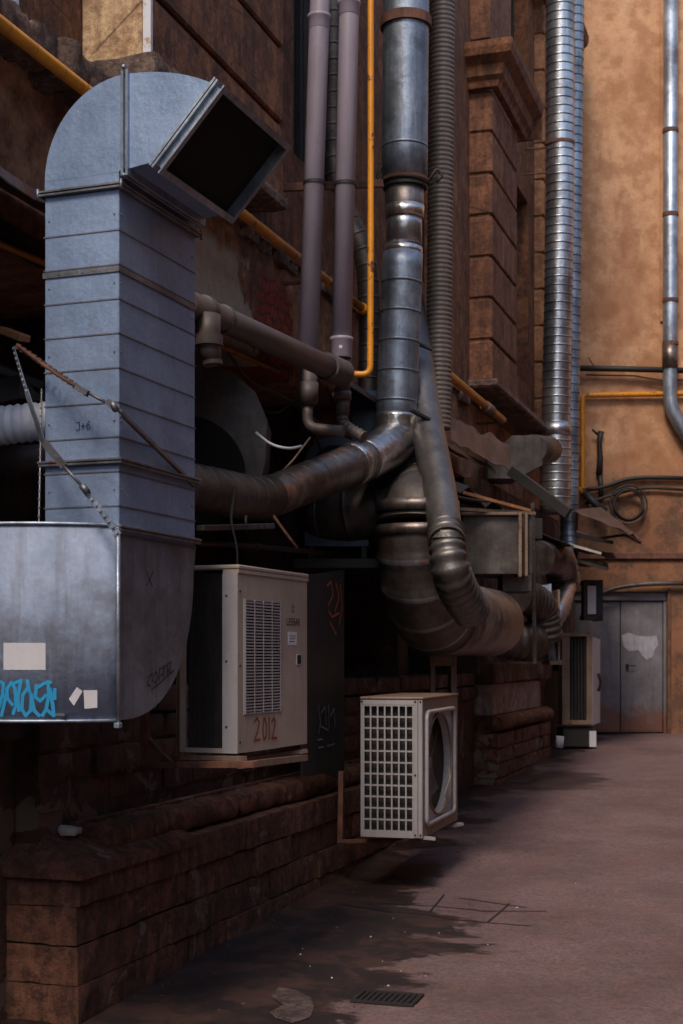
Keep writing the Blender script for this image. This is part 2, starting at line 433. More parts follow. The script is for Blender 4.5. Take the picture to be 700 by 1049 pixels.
def ground_mat():
    t=NT('alley_concrete'); x,y,z=t.sep()
    n=t.noise(1.1,9,.68); c=t.mix(t.ramp(n,[(.3,0),(.7,1)]),(.118,.070,.070),(.180,.115,.120))
    f=t.noise(45,8,.85); c=t.mix(t.math('MULTIPLY',t.ramp(f,[(.45,0),(.6,1)]),.6),c,(.06,.036,.034))
    f2=t.noise(16,8,.8); c=t.mix(.22,c,t.ramp(f2,[(.3,.2),(.7,.8)]),'OVERLAY')
    n3=t.noise(4,8,.7); c=t.mix(t.math('MULTIPLY',t.ramp(n3,[(.5,0),(.75,1)]),.35),c,(.17,.075,.055))
    # damp oily dirt that has gathered along the wall
    wob=t.math('MULTIPLY',t.math('SUBTRACT',t.noise(1.6,9,.7,dist=.3,src=t.map((.9,1.3,1))),.5),2.6)
    edge=t.n.new('ShaderNodeMapRange'); edge.interpolation_type='SMOOTHSTEP'
    for i,vv in ((1,7.2),(2,10.0),(3,-1.70),(4,-2.65)): edge.inputs[i].default_value=vv
    t.l.new(y,edge.inputs[0])
    q=t.math('ADD',t.math('SUBTRACT',edge.outputs[0],x),wob)
    wet=t.n.new('ShaderNodeMapRange'); wet.interpolation_type='SMOOTHSTEP'
    for i,vv in ((1,-.04),(2,.16),(3,0),(4,1)): wet.inputs[i].default_value=vv
    t.l.new(q,wet.inputs[0])
    # a second stain further down the alley
    e=t.math('ADD',t.math('POWER',t.math('MULTIPLY',t.math('SUBTRACT',x,-2.55),1.5),2),t.math('POWER',t.math('MULTIPLY',t.math('SUBTRACT',y,15.0),.75),2))
    e=t.math('SUBTRACT',t.math('SUBTRACT',1,e),t.math('MULTIPLY',wob,-1.6)); e=t.ramp(e,[(.1,0),(.6,1)])
    w=t.math('MAXIMUM',wet.outputs[0],t.math('MULTIPLY',e,.75))
    dk=t.mix(t.ramp(t.noise(2.8,9,.7),[(.45,0),(.62,1)]),(.012,.007,.0065),(.048,.022,.016))
    c=t.mix(t.math('MULTIPLY',w,.95),c,dk)
    rough=t.math('SUBTRACT',.9,t.math('MULTIPLY',w,.35))
    cr=t.vor(1.1,'DISTANCE_TO_EDGE',src=t.mixv() if False else None,out='Distance')
    h=t.math('ADD',t.noise(70,8,.8),t.math('MULTIPLY',t.noise(3.5,6,.6),.8))
    t.bump(h,.6,.012); return t.set(c,rough)
M['ground']=ground_mat()
M['patch']=stucco('cement_patch_mat',((.07,.045,.04),(.12,.08,.078),(.03,.018,.016)),bump=.8,dirt=.5,scale=5)
def door_mat():
    t=NT('grey_door_paint'); z=t.sep()[2]; n=t.noise(2.5,8,.7)
    c=t.mix(t.ramp(n,[(.3,0),(.7,1)]),(.10,.095,.11),(.165,.155,.18))
    h=t.math('ADD',z,t.math('MULTIPLY',t.math('SUBTRACT',t.noise(3.5,9,.75),.5),-1.6))
    r=t.ramp(t.math('SUBTRACT',h,.4),[(.30,1),(.52,0)],True)
    c=t.mix(t.math('MULTIPLY',r,.85),c,t.mix(t.noise(25),(.10,.03,.015),(.2,.075,.04)))
    st=t.ramp(t.noise(5,7,.7,src=t.map((4,4,.4))),[(.55,0),(.75,1)]); c=t.mix(t.math('MULTIPLY',st,.4),c,(.08,.05,.045))
    t.bump(t.noise(20),.1,.01); return t.set(c,.55)
M['door']=door_mat()
M['door_white']=paint('white_smear',(.33,.33,.39),.7,.5,(.14,.13,.15),0,.2,8)

# ------------------------------------------------------------------ ground
g=MB()
g.add([(-40,-40,gz(-40)),(40,-40,gz(-40)),(40,60,gz(60)),(-40,60,gz(60))],[(0,1,2,3)])
go=obj('ground',g,M['ground']); go['kind']='structure'

# ------------------------------------------------------------------ left building
XW=-3.3; XP=-3.06; XL=-3.0
B=thing('old_building','old brown rusticated building with broken plaster and stone plinth along the alley','building',(XW,9,0.08))
m=MB()   # upper wall pieces round window openings
YB0,YB1=-3.0,20.35; ZT=13
wins=[(9.1,10.5,5.0,7.3),(12.0,13.3,5.0,7.3),(16.55,17.75,5.0,7.3),(9.1,10.5,8.7,11.2),(12.0,13.3,8.7,11.2),(16.55,17.75,8.7,11.2)]
ys=[YB0,9.1,10.5,12.0,13.3,16.55,17.75,YB1]
for i in range(len(ys)-1):
    a,b=ys[i],ys[i+1]
    if i==0: m.box((XW-.9,a,4.26),(XW-.14,6.42,ZT)); m.box((XW-.9,6.42,4.26),(XW,b,ZT))
    elif i%2==0: m.box((XW-.9,a,4.26),(XW,b,ZT))
    else:
        for z0,z1 in ((4.26,5.0),(7.3,8.7),(11.2,ZT)): m.box((XW-.9,a,z0),(XW,b,z1))
wall=obj('wall',m,M['st_brown'],B)
for (a,b,z0,z1) in wins:
    w=MB()
    for q in ((a,a+.07),(b-.07,b),((a+b)/2-.03,(a+b)/2+.03)): w.box((XW-.26,q[0],z0),(XW-.18,q[1],z1),None,.008)
    for q in (z0,z1-.07,z0+(z1-z0)*.66): w.box((XW-.255,a+.07,q),(XW-.185,b-.07,q+.07),None,.008)
    wo=obj('window',w,M['dark'],B); pn=MB().box((XW-.235,a,z0),(XW-.225,b,z1)); obj('pane',pn,M['coil'],wo)
m=MB(); m.box((XW-.9,YB0,3.44),(XW-.04,YB1,4.26)); obj('plaster_band',m,M['plaster'],B)

def blocks(m, x0,x1, y0,y1, z0,z1, h, gap=.028, cut=None):
    m.box((x0-.05,y0+.02,z0),(x1-.035,y1-.02,z1))
    z=z0; k=0
    while z<z1-.05:
        zt=min(z+h-gap,z1)
        if cut:
            c=y0+(y1-y0)*(cut if k%2 else cut+.16)
            m.box((x0,y0,z),(x1,c-.006,zt),None,.012,.002); m.box((x0,c+.006,z),(x1,y1,zt),None,.012,.002)
        else: m.box((x0,y0,z),(x1,y1,zt),None,.012,.002)
        z+=h; k+=1
m=MB(); blocks(m,XW-.02,XP,6.40,8.26,4.40,12.9,.47,cut=None); obj('pilaster',m,M['st_brown'],B)
m=MB(); m.box((XW-.136,6.372,4.50),(XP-.045,6.392,12.9),None,.004); o=obj('ochre_face',m,M['st_ochre'],B); o['label']='ochre end face of the pilaster'  # end face in a lighter ochre than the pilaster sides
m=MB(); m.box((XP-.04,6.370,4.42),(XP+.002,6.394,12.9)); o=obj('paint_edge',m,M['st_white'],B); o['label']='flaking white paint strip on the pilaster edge'
m=MB(); m.box((XW-.15,5.05,4.42),(XW-.125,5.75,12.9)); o=obj('paint_edge',m,M['st_white'],B)
m=MB(); blocks(m,XW-.02,XP,14.46,15.80,4.45,7.45,.43,cut=.42); obj('pilaster',m,M['st_red'],B)
m=MB(); blocks(m,XW-.02,XP-.03,14.50,15.60,8.0,12.9,.9); obj('pilaster',m,M['st_red'],B)
m=MB(); blocks(m,XW-.02,XW+.13,18.2,19.8,4.45,12.9,.47); obj('pilaster',m,M['st_tan'],B)
# cornice with stepped profile, returns round the far pilaster
m=MB()
prof=[(0,0),(.07,0),(.09,.06),(.13,.10),(.15,.20),(.24,.27),(.26,.34),(.26,.40),(.20,.43),(0,.46)]
def cornice(m,x0,y0,y1,z):
    n=len(prof)
    ra=[(x0+p,y0-p,z+q) for p,q in prof]; rb=[(x0+p,y1,z+q) for p,q in prof]; rc=[(XW-.1,y0-p,z+q) for p,q in prof]
    vs=[Vector(v) for v in rc+ra+rb]; fs=[]
    for i in range(n-1):
        fs+=[(i,i+1,n+i+1,n+i),(n+i,n+i+1,2*n+i+1,2*n+i)]
    m.add(vs,fs)
cornice(m,XP,14.46,16.05,7.45); m.box((XP-.1,16.03,7.45),(XP+.24,16.05,7.85)); obj('cornice',m,M['st_brown'],B)
m=MB(); cornice(m,XP-.1,17.9,20.3,10.0); obj('cornice',m,M['st_brown'],B)
# crumbling ledge
m=MB(); y=3.0
while y<14.3:
    L=random.uniform(.18,.42); dx=random.uniform(-.05,.03)
    m.rbox((XW-.1,y,4.20+random.uniform(-.03,.02)),(XW+(.17 if y<6.6 else .0)+dx,y+L-.006,4.36+random.uniform(-.03,.03)),.035,.035,.03,y); y+=L
m.rbox((XW-.2,6.24,4.34),(XP+.09,6.62,4.495),.04,.02,.03,5); m.rbox((XW-.05,6.60,4.33),(XP+.03,8.27,4.41),.05,.015,.02); m.box((XW-.05,14.38,4.36),(XP+.07,20.2,4.445),None,.02)
obj('ledge',m,M['ledge'],B)
# tin flashing
m=MB(); g1=[]
for k in range(0,60):
    y=3.2+k*.185; w=noise.noise(Vector((y*.9,3,0)))*.05; w2=noise.noise(Vector((y*2.3,9,0)))*.03
    g1.append([(XW-.03,y,3.62),(XW+.14,y,3.57+w2),(XW+.33+w,y,3.47+w2),(XW+.34+w,y,3.43+w2*1.5)])
m.sheet(g1,.006); obj('flashing',m,M['tin'],B)
# recess behind the machines
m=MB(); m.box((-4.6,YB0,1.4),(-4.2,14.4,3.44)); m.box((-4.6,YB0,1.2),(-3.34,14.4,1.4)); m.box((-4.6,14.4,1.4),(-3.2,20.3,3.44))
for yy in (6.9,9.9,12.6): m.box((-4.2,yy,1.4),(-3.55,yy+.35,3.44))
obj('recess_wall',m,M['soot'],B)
# base wall under the recess
m=MB(); m.box((-4.2,5.62,-.4),(-3.25,14.46,1.2)); m.box((-4.2,YB0,-.4),(-3.36,5.6,1.2)); 
z=.86; k=0
while z<1.4:
    y=5.6
    while y<14.2:
        L=random.uniform(.28,.75)
        if random.random()<.85: m.rbox((-3.3,y+.008,z+.006),(-3.232+random.uniform(-.012,.02),y+L-.008,z+.132),.04,.014,.02,k)
        y+=L
    z+=.14; k+=1
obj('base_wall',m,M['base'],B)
# plinth of big stone courses
m=MB(); h=.172
m.box((-3.6,5.62,-.4),(-3.05,11.2,.60))
for c in range(6):
    z1=.645-c*h; z0=z1-h+.007; y=5.54; inset=(.004 if c else 0)
    while y<11.2:
        L=random.uniform(.5,.95); 
        if c%2 and y<5.6: L=.42
        m.rbox((-3.8 if y<5.6 else -3.35,y+(.004 if y>5.6 else 0),z0+random.uniform(-.004,.002)),(XL-inset+random.uniform(-.014,.012),min(y+L,11.2)-.004,z1),.03,.010,.007,c*7); y+=L
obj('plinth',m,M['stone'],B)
m=MB()  # sloping cap of the corner pier
m.add([(XL+.03,5.50,.645),(XL+.02,6.75,.645),(-3.25,6.75,.74),(-3.25,5.66,.76),(-3.8,5.50,.66),(XL+.03,5.50,.60),(XL+.02,6.75,.60),(-3.8,5.50,.60),(-3.25,6.75,.6)],
      [(0,1,2,3),(0,3,4),(0,5,6,1),(0,4,7,5),(1,6,8,2)])
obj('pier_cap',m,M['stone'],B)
def torus_profile(m,x0,y0,y1,z0,hh,pr,steps=110,jit=.006):
    P=[]; n=9
    for i in range(steps+1):
        y=y0+(y1-y0)*i/steps; row=[]
        for k in range(n+1):
            a=-PI/2+PI*k/n; r=1+noise.noise(Vector((y*2,k*.5,z0)))*.12+noise.noise(Vector((y*9,k*.9,z0)))*.09
            row.append((x0+pr*math.cos(a)*r,y,z0+hh/2+hh/2*math.sin(a)))
        P.append(row)
    b=len(m.v); vs=[p for r in P for p in r]; fs=[]
    for i in range(steps):
        for k in range(n): a=i*(n+1)+k; fs.append((a,a+1,a+n+2,a+n+1))
    fs.append(tuple(range(n+1))[::-1]); fs.append(tuple(steps*(n+1)+k for k in range(n+1)))
    m.add(vs,fs,True)
m=MB(); yy=5.95
while yy<11.2:
    L_=random.uniform(.6,1.1); m.rbox((-3.3,yy+.004,.648),(-3.055+random.uniform(-.02,.01),min(yy+L_,11.2)-.004,.785),.03,.014,.045,yy); yy+=L_
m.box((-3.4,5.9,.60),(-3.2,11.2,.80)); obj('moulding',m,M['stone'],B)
# far pier
m=MB(); m.box((-3.45,14.46,-.1),(-3.03,17.7,.76))
for c in range(4):
    z1=.78-c*.155; y=14.44
    while y<17.7:
        L=random.uniform(.35,.6); m.rbox((-3.4,y+.004,z1-.148),(XL+random.uniform(-.012,.012),min(y+L,17.72)-.004,z1),.05,.014,.02,c); y+=L
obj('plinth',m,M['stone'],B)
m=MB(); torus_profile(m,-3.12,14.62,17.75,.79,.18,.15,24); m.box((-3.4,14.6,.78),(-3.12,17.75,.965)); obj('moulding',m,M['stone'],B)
m=MB(); m.box((-3.5,14.55,.968),(-3.08,17.4,1.30),None,.01); o=obj('dado_block',m,M['stone_l'],B); o['label']='pale lime washed stone block'
m=MB()
y=14.5
while y<17.5: L=random.uniform(.5,.8); m.box((-3.5,y,1.304),(-3.02+random.uniform(-.03,.02),y+L-.01,1.52),None,.02,.01); y+=L
m.box((-3.5,14.55,1.52),(-3.16,20.2,3.43)); m.box((-3.5,17.75,-.1),(-3.2,20.2,1.5)); obj('pier_wall',m,M['base'],B)

# ------------------------------------------------------------------ rear building across the end
DE=20.6
RB=thing('rear_building','orange stucco building with grey metal double door closing the end of alley','building',tuple(at(640,752,DE)),TH)
def loc(u,v,dd=0): # local point in rear-building frame (x right, y away, z up)
    p=at(u,v,DE-dd); return WM[RB.name].inverted()@p
o0=loc(640,752)
def lx(u): return loc(u,700).x
def lz(v): return loc(640,v).z
m=MB()
dl,dr,dt=lx(588),lx(684),lz(606)
m.box((-9,0,-.6),(dl,.5,13)); m.box((dr,0,-.6),(9,.5,13)); m.box((dl,0,dt),(dr,.5,13)); m.box((dl,.42,-.6),(dr,.5,dt))
m.box((lx(676),-.03,lz(330)),(lx(680),0,13),None,.006)
obj('wall',m,M['st_end'],RB,local=True)
m=MB(); m.box((-2,-.05,lz(573)),(5,-.002,lz(566)),None,.01); obj('string_course',m,M['rust'],RB,local=True)
for nm,a,b in (('door_leaf',dl+.02,lx(637)-.006),('door_leaf',lx(637)+.006,dr-.05)):
    m=MB(); m.box((a,.10,.02),(b,.14,dt-.14),None,.006)
    for q in (.04,): m.box((a+.03,.094,.05),(b-.03,.1,dt-.2),None,.003)
    lf=obj(nm,m,M['door'],RB,local=True)
    if a>dl+.1:
        hm=MB(); hm.box((a+.07,.06,lz(686)),(a+.11,.094,lz(680)),None,.004); hm.tube([(a+.09,.06,lz(682)),(a+.09,.03,lz(682)),(a+.2,.03,lz(682))],.009,8); obj('handle',hm,M['dark'],lf,local=True)
        # white paint smear on this leaf
        pm=MB(); pts=[(638,651),(645,648),(655,651),(664,652),(674,651),(676,660),(672,666),(671,672),(664,676),(659,671),(656,666),(646,667),(640,662)]
        pl=[(lx(u),lz(v)) for u,v in pts]; pm.prism(pl,(0,.0925,0),(1,0,0),(0,0,1),(0,-.002,0)); sm=obj('paint_smear',pm,M['door_white'],lf,local=True); sm['label']='smear of white paint'
m=MB(); m.box((dl,.06,dt-.13),(dr,.2,dt-.002),None,.01); m.box((dr-.045,.06,0),(dr-.002,.2,dt-.14),None,.006); obj('door_frame',m,M['door'],RB,local=True)
m=MB(); m.box((dr,-.02,-.5),(dr+.05,-.002,dt+.05),None,.01); obj('jamb_strip',m,M['rust'],RB,local=True)

# ------------------------------------------------------------------ pipes on the end wall
def PE(u,v,off=.1): return at(u,v,DE-off)
T=thing('drainpipe','old grey metal drainpipe with rusty clamps down the orange end wall','drainpipe',tuple(PE(686,400)))
m=MB(); m.tube([PE(688,-160,.15),PE(686.5,385,.15),PE(686.5,415,.15),PE(700,441,.15),PE(716,460,.15)],px(7.2,DE),18,.12)
obj('pipe',m,M['galv'],T)
for v in (134,220,308,352):
    m=MB(); band(m,PE(687,v,.15),(0,0,1),px(7.2,DE),.05,.012); m.box(tuple(PE(684,v,.15)+Vector((0,0,-.01))),tuple(PE(688,v,.0)+Vector((0,0,.01)))); obj('clamp',m,M['rust'],T)
m=MB(); m.rings([(PE(686.5,352,.15),px(7.9,DE)),(PE(686.5,378,.15),px(7.9,DE))],18); obj('sleeve',m,M['galv_r'],T)
m=MB(); m.tube([PE(720,403,.08),PE(597,405,.08),PE(597,505,.08),PE(587,496,.4)],px(2.6,DE),10,.05)
T=solo('gas_pipe',m,M['yellow'],'thin bright yellow gas pipe with a square bend on the orange end wall','pipe')
m=MB(); m.tube([PE(582,377,.14),PE(640,378,.14),PE(720,380,.14)],px(3,DE),10); m.tube([PE(600,384,.1),PE(650,385,.1),PE(680,390,.1),PE(720,388,.1)],px(.8,DE),6)
m.tube([PE(610,377,.1),PE(606,371,.1),PE(603,366,.1)],px(.6,DE),5); solo('black_pipe',m,M['cable'],'black pipe with a thin cable running level above the yellow pipe on the end wall','pipe')
m=MB()
m.tube([PE(600,502,.08),PE(620,499,.07),PE(640,491,.06),PE(660,489,.06),PE(720,490,.06)],px(2.2,DE),8,.3); solo('wall_cable',m,M['cable'],'thick dark cable sagging along the end wall just over the coil','cable')
m=MB(); m.tube([PE(600,516,.08),PE(630,506,.07),PE(660,499,.06),PE(720,503,.06)],px(1.6,DE),8,.3); solo('wall_cable',m,M['cable'],'thinner dark cable passing behind the coil on the end wall','cable')
m=MB()
for k in range(4):
    c=PE(644,517,.10+.03*k); r=px(14+1.6*k-(k==2)*3,DE); pts=[c+RT*(r*math.cos(a))+Vector((0,0,r*1.05*math.sin(a)))+FW*(.01*math.sin(3*a)) for a in [2*PI*i/28 for i in range(29)]]
    m.tube(pts,px(1.1,DE),6,0,False)
solo('cable_coil',m,M['cable'],'coil of black cable hung on the stained end wall','cable coil')
m=MB(); m.tube([PE(614,486,.06),PE(615,470,.07),PE(614,452,.08),PE(616,442,.08)],[px(3.5,DE),px(3,DE),px(2.4,DE),px(3.4,DE)],8); m.tube([PE(612,445,.08),PE(607,440,.12)],px(1.2,DE),6)
m.tube([PE(616,508,.06),PE(615,486,.06)],px(2.6,DE),8)
solo('pipe_stub',m,M['dark'],'blackened pipe stub standing off the end wall above the cables','pipe')
m=MB(); m.tube([PE(606,612,.1),PE(630,602,.1),PE(660,598,.1),PE(720,597,.1)],px(2.4,DE),8,.4); solo('conduit',m,M['galv_d'],'grey conduit curving over the metal double door','conduit')
m=MB(); m.tube([PE(596,503,.08),PE(606,512,.2),PE(618,524,.25)],px(4,DE),8); m.rings([(PE(613,519,.2),px(5,DE)),(PE(619,525,.22),px(5.2,DE))],12); solo('rubber_spout',m,M['dark'],'dark hose end pointing down beside the yellow pipe on the end wall','hose')

# ------------------------------------------------------------------ gas pipes on the old building
def along(X,z,ys,r,name,mat,label,cat='pipe',brack=None):
    m=MB(); m.tube([(X,y,z(y) if callable(z) else z) for y in ys],r,14); return m
T=thing('gas_pipe','thick orange-yellow gas pipe running under the crumbling ledge of old building','pipe',(-3.1,5,4.14))
m=MB(); m.tube([(-3.1,-2,4.12),(-3.1,7,4.145),(-3.1,10,4.15)],px(7.2,6.0),18); m.tube([(-3.1,10.02,4.15),(-3.1,12.5,4.17),(-3.1,15.2,4.15)],.04,14); obj('pipe',m,M['yellow'],T)
for y in (4.4,9.0,12.0,15.0):
    m=MB(); m.box((-3.34,y-.015,4.08),(-3.1,y+.015,4.1)); band(m,(-3.1,y,4.145),(0,1,0),.042 if y<10 else .04,.03,.006); obj('bracket',m,M['rust'],T)
m=MB(); m.rings([((-3.1,14.3,4.15),.055),((-3.1,14.6,4.15),.055)],14); o=obj('coupling',m,M['cream_d'],T)
m=MB(); m.tube([atx(-20,238,-3.3),atx(0,250,-3.3),atx(45,269,-3.3),atx(228,355,-3.3),atx(285,381,-3.3)],.016,10)
solo('gas_pipe',m,M['yellow_d'],'thin orange gas pipe low behind the grey drain run and duct','pipe')
m=MB(); D=9.0
m.tube([at(379,-150,D),at(380,0,D),at(380,250,D),at(379.5,384,D),at(357,383,D)],px(3.3,D),12,.06); 
solo('gas_pipe',m,M['yellow'],'slim vertical yellow gas pipe with an elbow beside the grey plastic downpipes','pipe')

# ------------------------------------------------------------------ plastic downpipes
def pvc_pipe(label,pts,d,r,coups,elb):
    T=thing('plastic_downpipe',label,'downpipe',tuple(at(*pts[-1],d)),0,'grey plastic downpipes')
    m=MB(); m.tube([at(u,v,d) for u,v in pts],px(r,d),24); obj('pipe',m,M['pvc'],T)
    for (u,v0,v1,rr) in coups:
        m=MB(); m.rings([(at(u,v0-.5,d),px(r,d)),(at(u,v0,d),px(rr+1,d)),(at(u,v0+3,d),px(rr+1,d)),(at(u,v0+4,d),px(rr,d)),(at(u,v1,d),px(rr,d)),(at(u,v1+1,d),px(r,d))],24,False)
        obj('coupling',m,M['pvc'],T)
    for e in elb:
        m=MB(); m.tube([at(*p) for p in e[0]],[px(x,d) for x in e[1]],18,e[2]); obj('trap',m,M['pvc_d'],T)
    return T
T1=pvc_pipe('left grey plastic downpipe of the pair, nearest the square duct',[(329,-180),(328,0),(316,358)],8.9,10.4,[(327,16,30,11)],[])
T2=pvc_pipe('right grey plastic downpipe of the pair, with a white sticker on its coupling',[(358.5,-180),(358,0),(350,352)],9.0,10.2,[(357.5,2,16,11),(350,346,366,11)],[])
m=MB(); p=at(347.5,355,8.88); m.bar(p,p+RT*.02,.002,.018); o=obj('sticker',m,M['paper'],T2)
# lower fittings hanging below the drain run
T=thing('drain_fitting','grey drain fitting with trap under the left plastic downpipe','drain fitting',tuple(at(318,440,8.9)))
m=MB(); D=8.9
m.tube([at(317,372,D),at(316,415,D)],px(8.5,D),18); m.rings([(at(316.5,392,D),px(10,D)),(at(316,413,D),px(10,D))],18)
obj('socket',m,M['pvc_d'],T)
m=MB(); m.tube([at(316,412,D),at(314,438,D),at(352,442,D-.1)],px(5.5,D),14,.1); obj('trap',m,M['pvc_d'],T)
T=thing('drain_fitting','grey drain fitting with ribbed elbow under the right plastic downpipe','drain fitting',tuple(at(355,445,9.0)))
m=MB(); D=8.95
m.tube([at(350,380,D),at(350.5,405,D)],px(8.5,D),18); m.rings([(at(350,402,D),px(10,D)),(at(351,410,D),px(9.5,D))],18); m.tube([at(351,408,D),at(351,425,D)],px(7,D),18); obj('socket',m,M['pvc_d'],T)
m=MB(); corrugated(m,[at(351,424,D),at(351,434,D),at(358,440,D-.05),at(373,448,D-.1)],[px(6,D)]*4,.08,.035,.004); obj('trap',m,M['pvc_d'],T)
# horizontal drain run
T=thing('drain_pipe','thick dusty grey drain pipe sloping from behind the square duct to the downpipes','pipe',tuple(at(280,355,7.6)))
a=at(190,310,6.75); b=at(345,380,8.72)
m=MB(); m.tube([a,b],[px(14,6.75),px(11.5,8.72)],28); obj('pipe',m,M['pvc_d'],T)
t=(b-a).normalized()
m=MB(); corrugated(m,[b-t*.18,b+t*.12],[.078,.078],0,.045,.006); obj('sleeve',m,M['pvc_d'],T)
m=MB(); p=a.lerp(b,.10); band(m,p,t,.066,.05,.01); obj('collar',m,M['pvc_d'],T); m=MB(); band(m,a.lerp(b,.2),t,.066,.03,.008); obj('collar',m,M['pvc_d'],T)
m=MB(); q=at(214,322,6.85)
m.tube([q,at(213,350,6.85),at(219,374,6.85)],[px(12,6.9),px(13,6.9),px(8,6.9)],20,.05); band(m,at(214,349,6.85),(0,0,1),px(12,6.9),.05,.012); band(m,at(218,372,6.85),(.1,0,-1),px(8,6.9),.02,.01)
obj('branch',m,M['pvc_d'],T)

# ------------------------------------------------------------------ square ventilation duct (the near riser)
A=math.radians(-2); D0=5.5
C0=at(122,540,D0); W=.33; L=.67; ZB=2.07; ZR=3.39
R=thing('ventilation_duct','big blue-grey square ventilation duct with an elbow mouth turned down, left foreground','ventilation duct',(C0.x,C0.y,1.32),A)
# local: x to alley (+), y away, z up from 1.32; near corner at x=0,y=0 ; body spans x -W..0, y 0..L
def lz2(v): return EYE+(675-v)/F*D0-1.32
m=MB(); h0=lz2(545); h1=lz2(190)
m.box((-W,0,h0-.02),(0,L,h1-.012),None,.003)
riser=obj('riser',m,M['duct'],R,local=True)
# standing seams of the riser
m=MB(); z=h0+.10; k=0
while z<h1-.05:
    dz=.03*math.sin(k*1.3)*0
    m.box((-W-.003,-.003,z),(.003,0.0,z+.005)); m.box((0,-.003,z),(.003,L+.003,z+.005)); z+=.1335; k+=1
z=h0+.165
while z<h1-.05:
    for xx in (-W+.02,-.02): m.rings([((xx,.001,z),.0045),((xx,-.0035,z),.0035)],8)
    for yy in (.02,L-.03): m.rings([((-.001,yy,z),.0045),((.0035,yy,z),.0035)],8)
    z+=.267
obj('seam',m,M['duct_side'],riser,local=True)
def flange(m,z,w=.022,pr=.02):
    m.box((-W-pr,-pr,z),(pr,L+pr,z+w*.45),None,.002); m.box((-W-pr-.003,-pr-.003,z+w*.55),(pr+.003,L+pr+.003,z+w),None,.002)
m=MB(); flange(m,h1-.012); 
for (x,y) in ((.02,-.02),(-W-.02,-.02),(.02,L+.02)): m.rings([((x,y,h1-.022),.006),((x,y,h1+.018),.006)],6)
obj('flange',m,M['flange'],riser,local=True)
m=MB(); flange(m,lz2(475)); obj('flange',m,M['flange'],riser,local=True)
m=MB(); flange(m,h0+.004); obj('flange',m,M['flange'],riser,local=True)
m=MB()  # perforated strap band
zs=lz2(278)
m.box((-W-.006,-.006,zs),(.006,-.003,zs+.022)); m.box((.003,-.006,zs),(.006,L,zs+.022))
for k in range(12): m.box((-W+.01+k*.026,-.0075,zs+.007),(-W+.022+k*.026,-.006,zs+.015))
obj('strap_band',m,M['flange'],riser,local=True)
# upper elbow: two arcs in the plane of the camera-facing face
cx,cz=.03,h1+.05   # bend centre just right of the inner corner
def arcpts(a0,a1,r,n): return [(cx+r*math.cos(math.radians(a0+(a1-a0)*k/n)), cz+r*math.sin(math.radians(a0+(a1-a0)*k/n))) for k in range(n+1)]
Ro=W+.03; Ri=.03; RX=.575; AE=50
HE=lz2(77)-h1-.05   # top of arc above centre
def elbow(m,a0,a1,n,y0,y1):
    out=[]; inn=[]
    for k in range(n+1):
        a=math.radians(a0+(a1-a0)*k/n)
        ro=Ro if a>PI/2 else Ro
        rx=Ro if a>PI/2 else RX
        out.append((cx+rx*math.cos(a),cz+HE*math.sin(a))); inn.append((cx+Ri*math.cos(a),cz+Ri*.5*math.sin(a)))
    vs=[]; 
    for y in (y0,y1): vs+= [(x,y,z) for x,z in out]+[(x,y,z) for x,z in inn]
    N=n+1; o2=2*N; fs=[]
    for k in range(n):
        fs.append((k,k+1,N+k+1,N+k)); fs.append((o2+k,o2+N+k,o2+N+k+1,o2+k+1))
        fs.append((k,o2+k,o2+k+1,k+1)); fs.append((N+k,N+k+1,o2+N+k+1,o2+N+k))
    m.add(vs,fs)
m=MB(); m.box((-W,0,h1+.012),(0,L,cz+.002)); elbow(m,180,88,18,0,L); obj('elbow',m,M['duct'],R,local=True)
m=MB(); elbow(m,88,AE,12,.0,L); e2=obj('elbow',m,M['duct'],R,local=True)
m=MB()
a=math.radians(87)
for q in (-.017,.003):
    m.box((cx+Ri*math.cos(a)+q,-.016,cz-.02),(cx+Ri*math.cos(a)+q+.012,L+.012,cz+HE+.012),None,.002)
for zz in (cz-.02,cz+HE+.02): m.rings([((cx,-.018,zz-.006),.008),((cx,-.018,zz+.008),.008)],6)
obj('flange',m,M['galv'],e2,local=True)
# mouth: flanged frame on the last elbow face plus short hooded collar
a=math.radians(AE)
Oe=Vector((cx+RX*math.cos(a),0,cz+HE*math.sin(a))); Ie=Vector((cx+Ri*math.cos(a),0,cz+Ri*.5*math.sin(a)))
# photo: mouth lower-left corner around (163,170)
Ie=Vector((.155,0,h1+.075))
m=MB(); a38=Vector((cx+Ri*math.cos(a),0,cz+Ri*.5*math.sin(a)))
ax=(Oe-Ie).normalized(); nrm=Vector((ax.z,0,-ax.x))  # outwards, right-down
if nrm.x<0: nrm=-nrm
m.add([Oe,Ie,a38,Oe+Vector((0,L,0)),Ie+Vector((0,L,0)),a38+Vector((0,L,0))],[(0,1,2),(3,5,4),(1,4,5,2)])
obj('throat',m,M['duct'],R,local=True)
wm=(Oe-Ie).length
def frame(m,off,th,pr,inner):
    o=Ie-ax*pr+nrm*off
    def bx(u0,u1,y0,y1):
        vs=[]
        for n_ in (0,th):
            for (u,y) in ((u0,y0),(u1,y0),(u1,y1),(u0,y1)): vs.append(o+ax*u+nrm*n_+Vector((0,y,0)))
        m.add(vs,[(0,1,2,3),(4,7,6,5),(0,4,5,1),(1,5,6,2),(2,6,7,3),(3,7,4,0)])
    U=wm+2*pr; Y0=-pr; Y1=L-.035+pr
    bx(0,inner,Y0,Y1); bx(U-inner,U,Y0,Y1); bx(inner,U-inner,Y0,Y0+inner); bx(inner,U-inner,Y1-inner,Y1)
m=MB(); frame(m,0,.009,.022,.024); frame(m,.014,.009,.022,.024); frame(m,.023,.03,.004,.006); frame(m,.053,.006,.022,.026)
mo=obj('mouth_frame',m,M['galv'],R,local=True)
m=MB(); o=Ie-nrm*.10
